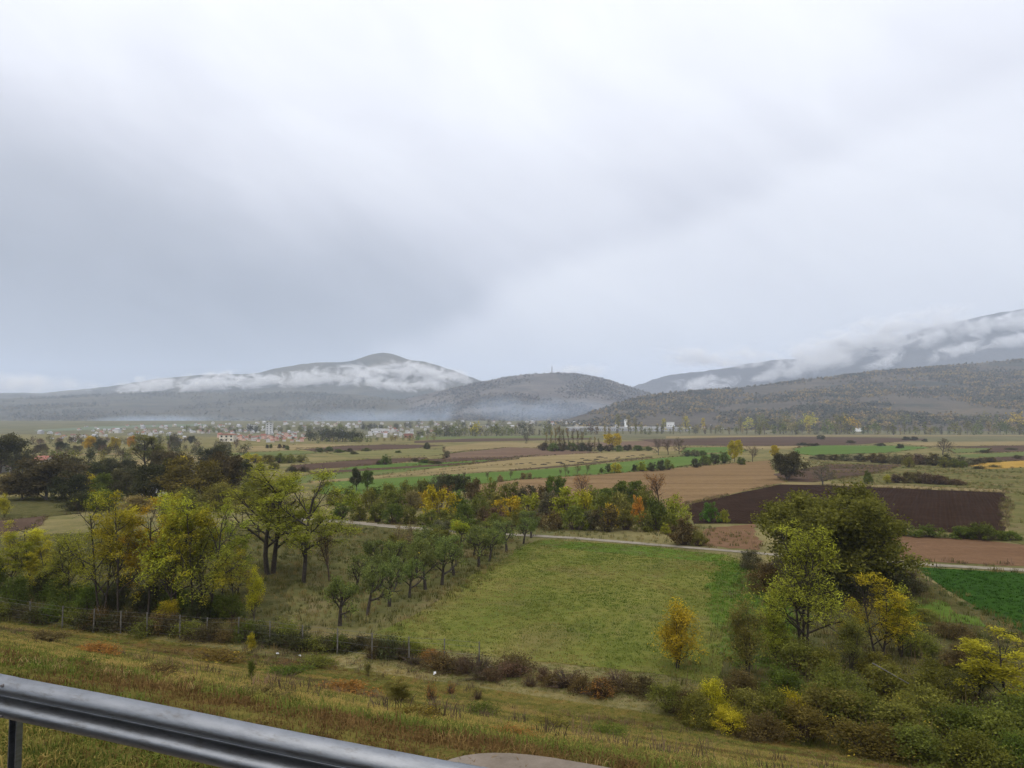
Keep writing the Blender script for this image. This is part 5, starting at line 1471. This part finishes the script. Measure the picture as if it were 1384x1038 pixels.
# ------------------------------------------------------------------ ground cover (nobody could count it)
def blades_mesh(name, seed, n, h, spread, w, lean, mat):
    rng = np.random.default_rng(seed)
    V = []; Fc = []
    for i in range(n):
        a = rng.uniform(0, 6.28); r = spread * math.sqrt(rng.random())
        x, y = math.cos(a) * r, math.sin(a) * r
        an = rng.uniform(0, 6.28); l = lean * rng.uniform(0.3, 1.3); hh = h * rng.uniform(0.55, 1.2)
        dx, dy = math.cos(an), math.sin(an); sx, sy = -dy * w, dx * w
        b = len(V)
        V += [(x - sx, y - sy, -0.02), (x + sx, y + sy, -0.02), (x + dx * l * 0.35 * hh + sx * 0.8, y + dy * l * 0.35 * hh + sy * 0.8, hh * 0.55), (x + dx * l * 0.35 * hh - sx * 0.8, y + dy * l * 0.35 * hh - sy * 0.8, hh * 0.55), (x + dx * l * hh, y + dy * l * hh, hh * (1 - 0.25 * l))]
        Fc += [(b, b + 1, b + 2, b + 3), (b + 3, b + 2, b + 4)]
    return mesh_np(name, V, Fc, mats=[mat])


def cover_mat(name, c1, c2, c3, psize, scale_seed=0.0, c4=None, stretch=1.0, rnd=0.22):
    m = bpy.data.materials.new(name); m.use_nodes = True
    t = NT(m.node_tree); t.n.clear()
    out = t.new('ShaderNodeOutputMaterial')
    oi = t.new('ShaderNodeObjectInfo')
    loc = t.vmath('ADD', oi.outputs['Location'], (scale_seed, 0, 0))
    if stretch != 1.0:
        ma = t.new('ShaderNodeMapping'); t.set(ma, 0, loc); ma.inputs['Rotation'].default_value = (0, 0, -ROADDIR)
        mb_ = t.new('ShaderNodeMapping'); t.set(mb_, 0, ma.outputs[0]); mb_.inputs['Scale'].default_value = (1 / stretch, 1, 1)
        loc = mb_.outputs[0]
    n = t.noise(loc, 1.0 / psize, 4, 0.6, 0.3)
    f = t.math('ADD', n, t.math('MULTIPLY', t.math('SUBTRACT', oi.outputs['Random'], 0.5), rnd))
    c = t.ramp(f, [(0.36, c1), (0.50, c2), (0.64, c3)] if c4 is None else [(0.39, c4), (0.45, c1), (0.51, c2), (0.58, c3)])
    c = t.mix(1.0, c, t.ramp(oi.outputs['Random'], [(0, 0.75), (1, 1.25)]), 'MULTIPLY')
    d = t.new('ShaderNodeBsdfDiffuse'); t.set(d, 0, c)
    tr = t.new('ShaderNodeBsdfTranslucent'); t.set(tr, 0, c)
    mx = t.new('ShaderNodeMixShader'); t.set(mx, 0, 0.3)
    t.l.new(d.outputs[0], mx.inputs[1]); t.l.new(tr.outputs[0], mx.inputs[2]); t.l.new(mx.outputs[0], out.inputs[0])
    return m


def scatter(name, surf, meshes, density, smin, smax, seed=0, tilt=0.12):
    """ground cover: the surface 'surf' (with a point attribute 'dens') carries instances of the tuft meshes"""
    o = link(name, surf)
    tag(o, kind='stuff')
    coll = bpy.data.collections.new(name + '_tufts')
    for me in meshes:
        coll.objects.link(bpy.data.objects.new(me.name, me))
    ng = bpy.data.node_groups.new(name, 'GeometryNodeTree')
    ng.interface.new_socket('Geometry', in_out='INPUT', socket_type='NodeSocketGeometry')
    ng.interface.new_socket('Geometry', in_out='OUTPUT', socket_type='NodeSocketGeometry')
    n = ng.nodes; l = ng.links
    gi = n.new('NodeGroupInput'); go = n.new('NodeGroupOutput')
    ds = n.new('GeometryNodeDistributePointsOnFaces'); ds.inputs['Seed'].default_value = seed
    na = n.new('GeometryNodeInputNamedAttribute'); na.data_type = 'FLOAT'; na.inputs[0].default_value = 'dens'
    mu = n.new('ShaderNodeMath'); mu.operation = 'MULTIPLY'; mu.inputs[1].default_value = density
    l.new(na.outputs[0], mu.inputs[0]); l.new(mu.outputs[0], ds.inputs['Density'])
    l.new(gi.outputs[0], ds.inputs[0])
    ci = n.new('GeometryNodeCollectionInfo'); ci.inputs[0].default_value = coll
    ci.inputs['Separate Children'].default_value = True; ci.inputs['Reset Children'].default_value = True
    ip = n.new('GeometryNodeInstanceOnPoints'); ip.inputs['Pick Instance'].default_value = True
    l.new(ds.outputs[0], ip.inputs['Points']); l.new(ci.outputs[0], ip.inputs['Instance'])
    rr = n.new('FunctionNodeRandomValue'); rr.data_type = 'FLOAT_VECTOR'
    rr.inputs[0].default_value = (-tilt, -tilt, 0); rr.inputs[1].default_value = (tilt, tilt, 6.283)
    l.new(rr.outputs[0], ip.inputs['Rotation'])
    rs = n.new('FunctionNodeRandomValue'); rs.data_type = 'FLOAT'
    rs.inputs[2].default_value = smin; rs.inputs[3].default_value = smax; rs.inputs['Seed'].default_value = 7
    l.new(rs.outputs[1], ip.inputs['Scale'])
    l.new(ip.outputs[0], go.inputs[0])
    md = o.modifiers.new('cover', 'NODES'); md.node_group = ng
    return o


def patch(name, s0, s1, d0, d1, step, dens):
    """a piece of ground in road coordinates, with the density of its cover"""
    ss = np.arange(s0, s1 + step, step); dd = np.arange(d0, d1 + step, step)
    S, D = np.meshgrid(ss, dd)
    X = S * DV[0] + D * NV[0]; Y = S * DV[1] + D * NV[1]; Z = H(X, Y)
    v = np.stack([X.ravel(), Y.ravel(), Z.ravel()], 1)
    a = (np.arange(len(dd) - 1)[:, None] * len(ss) + np.arange(len(ss) - 1)[None, :]).ravel()
    f = np.stack([a, a + 1, a + len(ss) + 1, a + len(ss)], 1)
    de = [max(0.0, dens(s, d, x, y)) for s, d, x, y in zip(S.ravel(), D.ravel(), X.ravel(), Y.ravel())]
    return mesh_np(name, v, f, attrs={'dens': de})


def visible(x, y, m=90):
    if y < 1.5: return False
    px = 692 + F * x / y
    return -m < px < 1384 + m


def in_poly(px, py, poly):
    c = False; n = len(poly); j = n - 1
    for i in range(n):
        xi, yi = poly[i]; xj, yj = poly[j]
        if (yi > py) != (yj > py) and px < (xj - xi) * (py - yi) / (yj - yi) + xi:
            c = not c
        j = i
    return c


def poly_patch(name, pxpoly, step, dens, lift=0.02):
    """a field-shaped carrier for ground cover"""
    P3 = [G(*q) for q in pxpoly]
    poly = [(p.x, p.y) for p in P3]
    x0, x1 = min(p[0] for p in poly), max(p[0] for p in poly); y0, y1 = min(p[1] for p in poly), max(p[1] for p in poly)
    xs = np.arange(x0, x1 + step, step); ys = np.arange(y0, y1 + step, step)
    V = []; Fc = []; de = []
    X, Y = np.meshgrid(xs, ys); Z = H(X, Y) + lift
    v = np.stack([X.ravel(), Y.ravel(), Z.ravel()], 1)
    for x, y in zip(X.ravel(), Y.ravel()):
        de.append(max(0.0, dens(x, y)) if in_poly(x, y, poly) and visible(x, y) else 0.0)
    a = (np.arange(len(ys) - 1)[:, None] * len(xs) + np.arange(len(xs) - 1)[None, :]).ravel()
    f = np.stack([a, a + 1, a + len(xs) + 1, a + len(xs)], 1)
    d = np.array(de)
    keep = (d[f].max(1) > 0)
    return mesh_np(name, v, f[keep], attrs={'dens': d})


CV = {}
CV['verge'] = cover_mat('verge_blades', (0.085, 0.115, 0.022), (0.150, 0.165, 0.034), (0.29, 0.215, 0.065), 2.6, 0.0, (0.145, 0.088, 0.035), 3.5, 0.13)
CV['dry'] = cover_mat('dry_blades', (0.16, 0.095, 0.036), (0.25, 0.165, 0.06), (0.33, 0.24, 0.11), 2.5, 3.0, None, 3.0)
CV['weed'] = cover_mat('weed_blades', (0.07, 0.052, 0.034), (0.12, 0.085, 0.052), (0.18, 0.12, 0.07), 3.0, 9.0)
CV['meadow'] = cover_mat('meadow_blades', (0.080, 0.120, 0.018), (0.130, 0.148, 0.028), (0.22, 0.175, 0.06), 9.0, 5.0, None, 1.0, 0.14)
CV['lush'] = cover_mat('lush_blades', (0.055, 0.125, 0.014), (0.085, 0.165, 0.020), (0.13, 0.19, 0.03), 3.0, 6.0)
CV['clover'] = cover_mat('clover_blades', (0.022, 0.056, 0.008), (0.030, 0.074, 0.011), (0.042, 0.090, 0.017), 4.0, 6.0)
CV['rough'] = cover_mat('rough_blades', (0.055, 0.066, 0.016), (0.105, 0.10, 0.028), (0.21, 0.155, 0.06), 3.5, 8.0)
short = [blades_mesh('grass_tuft', i, 26, 0.055, 0.15, 0.004, 1.2, CV['verge']) for i in range(3)]
dry = [blades_mesh('dry_tuft', 10 + i, 24, 0.085, 0.16, 0.004, 1.2, CV['dry']) for i in range(3)]
weed = [blades_mesh('weed_tuft', 20 + i, 14, 0.5, 0.32, 0.012, 0.8, CV['weed']) for i in range(3)]
mead = [blades_mesh('meadow_tuft', 30 + i, 14, 0.11, 0.24, 0.014, 1.1, CV['meadow']) for i in range(3)]
lush = [blades_mesh('lush_tuft', 40 + i, 14, 0.24, 0.24, 0.018, 0.9, CV['lush']) for i in range(2)]
clov = [blades_mesh('clover_tuft', 50 + i, 14, 0.17, 0.24, 0.020, 1.0, CV['clover']) for i in range(2)]
roug = [blades_mesh('rough_tuft', 60 + i, 16, 0.45, 0.30, 0.014, 0.6, CV['rough']) for i in range(3)]


def on_apron(s, d):
    return ((s - 1.72) / 1.25) ** 2 + ((d - 4.96) / 0.95) ** 2 < 1


def verge_d(s, d, x, y):
    if not visible(x, y) or on_apron(s, d): return 0.0
    k = 1.0 if d < 12 else (0.65 if d < 22 else 0.42)
    return k * (0.55 + 0.9 * max(0, 0.5 + mnoise.noise(Vector((s * 0.25, d * 0.5, 0)))))


scatter('verge_grass', patch('verge_grass', -40, 60, 4.08, 48.0, 0.5, verge_d), short, 62, 0.6, 1.6, 1)
scatter('dry_grass', patch('dry_grass', -40, 60, 4.1, 40.0, 0.5, lambda s, d, x, y: 0 if not visible(x, y) or on_apron(s, d) else (max(0, mnoise.noise(Vector((s * 0.16 + 8, d * 0.40, 3))) + 0.06) * 3.4 + (1.6 if 1 < ((s - 1.72) / 1.25) ** 2 + ((d - 4.96) / 0.95) ** 2 < 2.6 else 0)) * (1.0 if d < 14 else 0.5)), dry, 13, 0.5, 1.2, 2)
scatter('verge_weeds', patch('verge_weeds', -40, 70, 8, 43.0, 0.8, lambda s, d, x, y: 0 if not visible(x, y) else max(0, mnoise.noise(Vector((s * 0.10 + 30, d * 0.30, 1))) - 0.12) * (1.2 if d < 36 else 4.0)), weed, 3.2, 0.25, 1.0, 3)
MEADOW = [(505, 862), (552, 836), (606, 800), (660, 765), (700, 742), (722, 731), (745, 729), (870, 738), (985, 750), (1012, 760), (1010, 800), (990, 870), (975, 925), (870, 908), (700, 890), (600, 878), (520, 872)]
scatter('meadow_grass', poly_patch('meadow_grass', MEADOW, 1.0, lambda x, y: 0.6 + 0.8 * max(0, 0.5 + mnoise.noise(Vector((x * 0.2, y * 0.2, 0))))), mead, 6.5, 0.6, 1.5, 4)
LUSH = [(962, 754), (1012, 762), (1048, 778), (1072, 820), (1085, 850), (1060, 905), (985, 900), (970, 850), (958, 800)]
scatter('lush_grass', poly_patch('lush_grass', LUSH, 1.0, lambda x, y: max(0, 0.7 + mnoise.noise(Vector((x * 0.25, y * 0.25, 4))))), lush, 5, 0.6, 1.4, 5)
scatter('clover', poly_patch('clover', [(1238, 767), (1384, 775), (1480, 781), (1480, 900), (1384, 857), (1330, 826), (1280, 798)], 1.2, lambda x, y: 1.0), clov, 4, 0.7, 1.3, 6)
ROUGH1 = [(-120, 834), (-120, 770), (60, 740), (300, 722), (455, 710), (600, 722), (715, 731), (640, 795), (560, 845), (505, 885), (440, 880), (230, 860), (0, 840)]
scatter('rough_grass', poly_patch('rough_grass', ROUGH1, 1.2, lambda x, y: max(0, 0.55 + 1.2 * mnoise.noise(Vector((x * 0.15, y * 0.15, 7))))), roug, 2.6, 0.5, 1.3, 7)
ROUGH2 = [(870, 960), (905, 905), (985, 850), (1010, 762), (1130, 770), (1235, 770), (1330, 828), (1400, 864), (1520, 920), (1520, 1075), (1300, 1045), (1000, 980)]
scatter('rough_grass', poly_patch('rough_grass', ROUGH2, 1.2, lambda x, y: max(0, 0.6 + 1.2 * mnoise.noise(Vector((x * 0.15, y * 0.15, 2))))), roug, 3.0, 0.5, 1.3, 8)
stalk = [blades_mesh('bare_stalks', 70 + i, 12, 1.5, 0.45, 0.009, 0.35, CV['weed']) for i in range(3)]
scatter('bare_stalks', poly_patch('bare_stalks', ROUGH2, 1.5, lambda x, y: max(0, 0.35 + 1.5 * mnoise.noise(Vector((x * 0.2, y * 0.2, 12))))), stalk, 0.5, 0.5, 1.3, 31, 0.3)
BACKR = [(455, 704), (610, 717), (775, 726), (1015, 746), (1015, 720), (930, 712), (800, 712), (600, 706), (500, 700)]
scatter('rough_grass', poly_patch('rough_grass', BACKR, 2.0, lambda x, y: max(0, 0.6 + 1.2 * mnoise.noise(Vector((x * 0.1, y * 0.1, 2))))), roug, 1.2, 0.6, 1.5, 9)

# weeds on the field margins and the rough pasture
def margin_mesh():
    V = []; Fc = []
    for poly in MARGINS:
        n = len(poly)
        for i in range(n):
            a = Vector(poly[i]); b = Vector(poly[(i + 1) % n])
            if max(a.y, b.y) > 620 or min(a.y, b.y) < 45: continue
            L = (b - a).length
            if L < 4: continue
            nr = Vector((-(b - a).y, (b - a).x)).normalized()
            k = max(1, int(L / 6))
            for j in range(k):
                p = a.lerp(b, j / k); q = a.lerp(b, (j + 1) / k)
                if mnoise.noise(Vector((p.x * 0.02, p.y * 0.05, 3))) < -0.12 or not visible(p.x, p.y): continue
                w = 0.5 + 0.9 * abs(mnoise.noise(Vector((p.x * 0.03, p.y * 0.03, 9))))
                bb = len(V)
                for c in (p - nr * w, q - nr * w, q + nr * w, p + nr * w):
                    V.append((c.x, c.y, float(H(c.x, c.y))))
                Fc.append((bb, bb + 1, bb + 2, bb + 3))
    return mesh_np('margin_weeds', V, Fc, attrs={'dens': np.ones(len(V))})


scatter('margin_weeds', margin_mesh(), roug + weed, 1.1, 0.5, 1.7, 21)
scatter('pasture_grass', poly_patch('pasture_grass', [(1095, 623), (1330, 635), (1420, 635), (1460, 660), (1440, 738), (1384, 736), (1358, 724), (1362, 665), (1110, 655)], 3.0, lambda x, y: max(0, 0.4 + 1.3 * mnoise.noise(Vector((x * 0.08, y * 0.08, 5))))), roug, 0.5, 0.6, 1.8, 22)

# scrub and woods on the hillsides
HC = {}


def scrub_mat(name, cols, psize):
    m, t, b = new_mat(name)
    oi = t.new('ShaderNodeObjectInfo')
    n = t.noise(oi.outputs['Location'], 1.0 / psize, 4, 0.6, 0.4)
    f = t.math('ADD', n, t.math('MULTIPLY', t.math('SUBTRACT', oi.outputs['Random'], 0.5), 0.35))
    t.set(b, 'Base Color', t.ramp(f, [(0.34 + 0.32 * i / (len(cols) - 1), c) for i, c in enumerate(cols)]))
    t.set(b, 'Roughness', 1.0); t.set(b, 'Specular IOR Level', 0.02)
    return m


def scrub_mesh(name, seed, mat, n=34, h=5.0, w=5.0):
    rng = np.random.default_rng(seed)
    d = rng.normal(size=(n, 3)); d /= np.linalg.norm(d, axis=1)[:, None]
    d[:, 2] = np.abs(d[:, 2])
    C = d * np.array([w / 2, w / 2, h]) * rng.uniform(0.55, 1.0, (n, 1))
    me = leaves_mesh(name, C, rng.uniform(0.8, 1.5, n), rng, 0.4, 0.7, mats=[mat])
    return me


def hill_cover(name, hillo, meshes, density, dens, smin, smax, seed):
    me = hillo.data.copy(); me.name = name
    at = me.attributes.new('dens', 'FLOAT', 'POINT')
    at.data.foreach_set('value', np.array([max(0.0, dens(v.co)) if visible(v.co.x, v.co.y, 150) else 0.0 for v in me.vertices], np.float32))
    return scatter(name, me, meshes, density, smin, smax, seed, 0.1)


s1 = scrub_mat('ridge_scrub', [(0.045, 0.052, 0.030), (0.085, 0.082, 0.045), (0.135, 0.10, 0.06), (0.28, 0.20, 0.06)], 70.0)
s2 = scrub_mat('hill_scrub', [(0.040, 0.042, 0.034), (0.07, 0.062, 0.046), (0.11, 0.085, 0.065), (0.16, 0.13, 0.07)], 90.0)
s3 = scrub_mat('forest', [(0.028, 0.034, 0.026), (0.055, 0.055, 0.038), (0.09, 0.075, 0.045), (0.15, 0.12, 0.06)], 220.0)
nz = lambda c, k, s: mnoise.noise(Vector((c.x * k, c.y * k, s)))
hill_cover('ridge_scrub', hillB, [scrub_mesh('scrub_clump', i, s1) for i in range(3)], 0.018, lambda c: 0.48 + 2.0 * nz(c, 0.0045, 1.0) + 0.9 * nz(c, 0.016, 4.0), 0.45, 1.7, 11)
hill_cover('hill_scrub', hillA, [scrub_mesh('scrub_clump', 5 + i, s2) for i in range(3)], 0.009, lambda c: 0.38 + 2.0 * nz(c, 0.004, 2.0) + 0.8 * nz(c, 0.016, 4.0) + (0.5 if c.z < 90 else 0), 0.7, 1.9, 12)
hill_cover('mountain_forest', hillF, [scrub_mesh('forest_clump', 9 + i, s3, n=22, h=8.0, w=8.0) for i in range(2)], 0.0035, lambda c: 0.35 + 2.2 * nz(c, 0.0022, 3.0) + 0.8 * nz(c, 0.009, 6.0), 0.6, 2.0, 13)

# ------------------------------------------------------------------ wire fence at the foot of the embankment
M['post'] = simple('concrete_post', (0.12, 0.112, 0.098), 0.9, var=0.25, scale=4.0)
M['wire'] = simple('wire', (0.10, 0.095, 0.09), 0.6)
FP = [(-6, 834), (40, 842), (84, 849), (126, 855), (163, 856), (199, 860), (243, 864), (280, 866), (322, 868), (364, 873), (409, 879), (456, 884), (503, 891), (553, 895), (600, 899), (648, 903), (700, 910), (752, 917), (806, 926), (862, 938)]
g0 = G(243, 864)
fence = empty('wire_fence', g0, 0, 'wire fence on concrete posts along the foot of the embankment', 'fence')
tops = []
FP = FP[:16]
for i, (px, py) in enumerate(FP):
    g = G(px, py)
    hh = 1.75 + prng.uniform(-0.08, 0.08)
    lx, ly = prng.uniform(-0.04, 0.04), prng.uniform(-0.04, 0.04)
    mb = MB()
    mb.tube([(0, 0, -0.3), (lx, ly, hh - 0.04), (lx, ly, hh)], [0.062, 0.052, 0.04], n=4)
    o = link('post', mb.mesh('fence_post', M['post']), fence)
    o.location = g - g0
    tops.append((g, Vector((lx, ly, hh))))
for zf in (0.18, 0.5, 0.8, 0.97):
    mb = MB()
    pts = []
    for (g, t) in tops:
        pts.append(g - g0 + Vector((t.x * zf, t.y * zf - 0.07, t.z * zf)))
    mb.tube(pts, 0.008, n=3)
    link('wire', mb.mesh('fence_wire', M['wire']), fence)
br = link('brace_post', MB().tube([(0.55, 0.0, -0.2), (-0.35, 0.1, 1.55)], [0.07, 0.06], n=4).mesh('brace_post', M['post']), fence)
br.location = G(136, 850) - g0
br['label'] = 'leaning pale brace post'

# a pale stick lying in the thicket
g = G(1205, 950)
o = link('broken_pole', MB().tube([(-0.9, 0.3, 1.25), (0.9, -0.2, 0.25)], [0.035, 0.03], n=6).mesh('broken_pole', M['post']))
o.location = g + Vector((0, 0, 0.9))
tag(o, 'thin pale pole slanting out of the green thicket at lower right', 'pole')

# scraps of litter at the fence
M['litter'] = simple('litter', (0.5, 0.5, 0.5), 0.6, var=0.1)
lrng = np.random.default_rng(3)
for i, (px, py, s) in enumerate([(375, 886, 0.16), (405, 889, 0.18), (588, 913, 0.2), (661, 905, 0.24), (671, 909, 0.2), (705, 911, 0.18), (820, 925, 0.26), (764, 929, 0.16), (960, 963, 0.3), (350, 860, 0.14)]):
    bm = bmesh.new(); bmesh.ops.create_grid(bm, x_segments=5, y_segments=4, size=1.0)
    s *= 0.7
    for v in bm.verts:
        v.co = Vector((v.co.x * s, v.co.y * s * 0.6, 0.35 * s + 0.5 * s * mnoise.noise(Vector((v.co.x * 1.3 + i * 5, v.co.y * 1.3, 0)))))
    bmesh.ops.solidify(bm, geom=bm.faces[:], thickness=0.004)
    me = bpy.data.meshes.new('litter'); bm.to_mesh(me); bm.free(); me.materials.append(M['litter'])
    o = link('litter', me); o.location = G(px, py) + Vector((0, 0, 0.12)); o.rotation_euler = (0.5, 0.2, lrng.uniform(0, 6))
    tag(o, None, 'litter', 'white litter along the fence')
    REG.append((o, 'white scraps of litter lying along the fence line', px))

# ------------------------------------------------------------------ guard rail
def galv():
    m, t, b = new_mat('galvanised_steel')
    g = t.new('ShaderNodeNewGeometry')
    mp = t.new('ShaderNodeMapping'); t.set(mp, 0, g.outputs['Position']); mp.inputs['Scale'].default_value = (1, 1, 6)
    n = t.noise(mp.outputs[0], 2.2, 6, 0.65)
    n2 = t.noise(g.outputs['Position'], 55, 3, 0.6)
    c = t.mix(t.ss(n, 0.35, 0.7), (0.25, 0.262, 0.278), (0.175, 0.186, 0.2))
    dirt = t.noise(mp.outputs[0], 5.5, 5, 0.7)
    c = t.mix(t.math('MULTIPLY', t.ss(dirt, 0.50, 0.72), 0.6), c, (0.11, 0.10, 0.088))
    t.set(b, 'Base Color', c)
    t.set(b, 'Metallic', 1.0)
    t.set(b, 'Roughness', t.math('ADD', 0.33, t.math('MULTIPLY', n2, 0.16)))
    b.inputs['Specular IOR Level'].default_value = 0.5
    bp = t.new('ShaderNodeBump'); t.set(bp, 'Strength', 0.12); t.set(bp, 'Distance', 0.01); t.set(bp, 'Height', n2)
    t.l.new(bp.outputs[0], b.inputs['Normal'])
    return m


M['galv'] = galv()
RAIL_D, RAIL_TOP = 3.86, 14.09
rail = empty('guard_rail', road(0, RAIL_D, 13.25), ROADDIR, 'grey galvanised W-beam guard rail along the motorway edge', 'guard rail')
# local x runs along the road, local y points to the camera (negative D), z up
prof = [(0.012, 0.312), (0.030, 0.308), (0.052, 0.294), (0.072, 0.270), (0.082, 0.243), (0.082, 0.222), (0.070, 0.200), (0.038, 0.180), (0.010, 0.168), (0.0, 0.156), (0.010, 0.144), (0.038, 0.132), (0.070, 0.112), (0.082, 0.090), (0.082, 0.069), (0.072, 0.042), (0.052, 0.018), (0.030, 0.004), (0.012, 0.0)]


def smooth_prof(p):
    out = []
    for i in range(len(p) - 1):
        for t in (0, 0.5):
            out.append((p[i][0] * (1 - t) + p[i + 1][0] * t, p[i][1] * (1 - t) + p[i + 1][1] * t))
    out.append(p[-1])
    q = list(out)
    for i in range(1, len(out) - 1):
        q[i] = (0.25 * out[i - 1][0] + 0.5 * out[i][0] + 0.25 * out[i + 1][0], 0.25 * out[i - 1][1] + 0.5 * out[i][1] + 0.25 * out[i + 1][1])
    return q


prof = smooth_prof([(y * 1.15, z) for (y, z) in prof])


def beam(x0, x1, off=0.0):
    V = []; Fc = []
    th = 0.004
    n = len(prof)
    ring = [(p[0] + off, p[1]) for p in prof] + [(p[0] + off - th, p[1]) for p in reversed(prof)]
    xs = np.linspace(x0, x1, 24)
    m = len(ring)
    for x in xs:
        w = 0.006 * math.sin(x * 0.9) + 0.004 * math.sin(x * 2.3 + 1)
        for (y, z) in ring:
            V.append((x, y + w, z))
    for i in range(len(xs) - 1):
        for k in range(m):
            Fc.append((i * m + k, i * m + (k + 1) % m, (i + 1) * m + (k + 1) % m, (i + 1) * m + k))
    Fc.append(tuple(range(m))); Fc.append(tuple((len(xs) - 1) * m + k for k in reversed(range(m))))
    me = mesh_np('rail_beam', V, Fc, smooth=True, mats=[M['galv']])
    bm = bmesh.new(); bm.from_mesh(me); bmesh.ops.recalc_face_normals(bm, faces=bm.faces); bm.to_mesh(me); bm.free()
    me.polygons.foreach_set('use_smooth', np.array([len(p.vertices) == 4 for p in me.polygons], bool))
    return me


# which local y faces the camera?
ydir = Vector((-math.sin(ROADDIR), math.cos(ROADDIR)))
YS = 1.0 if ydir.dot(Vector((-NV[0], -NV[1]))) > 0 else -1.0
x_post = 5.75
zb = RAIL_TOP - 0.312 - 13.25
for k in range(-3, 5):
    b = link('rail_beam', beam(x_post + k * 4.0 - 0.16, x_post + (k + 1) * 4.0 + 0.16, 0.005 if k % 2 else 0.0), rail)
    b.scale = (1, YS, 1); b.location = (0, 0, zb)
for k in range(-3, 5):
    x = x_post + k * 4.0
    po = MB()
    po.box((0, -0.115, -0.10 + 0.30), (0.055, 0.006, 0.95)); po.box((-0.025, -0.09, 0.2), (0.006, 0.044, 0.95)); po.box((0.025, -0.09, 0.2), (0.006, 0.044, 0.95))
    p = link('post', po.mesh('rail_post', M['galv']), rail); p.location = (x, 0, 0); p.scale = (1.6, YS, 1)
    sp = MB().box((0, -0.034, zb + 0.156), (0.08, 0.06, 0.24))
    q = link('spacer', sp.mesh('rail_spacer', M['galv']), rail); q.location = (x, 0, 0); q.scale = (1, YS, 1)
    for dx in (-0.10, 0.10):
        for dz in (0.045, 0.267):
            bo = link('bolt', MB().tube([(0, 0.080, 0), (0, 0.099, 0)], [0.013, 0.010], n=8).mesh('rail_bolt', M['mast']), rail)
            bo.location = (x + dx, 0, zb + dz); bo.scale = (1, YS, 1)

label_rows()
for o in list(sc.objects):
    if 'label' in o and len(o['label'].split()) > 16: print('LONG', o['label'])
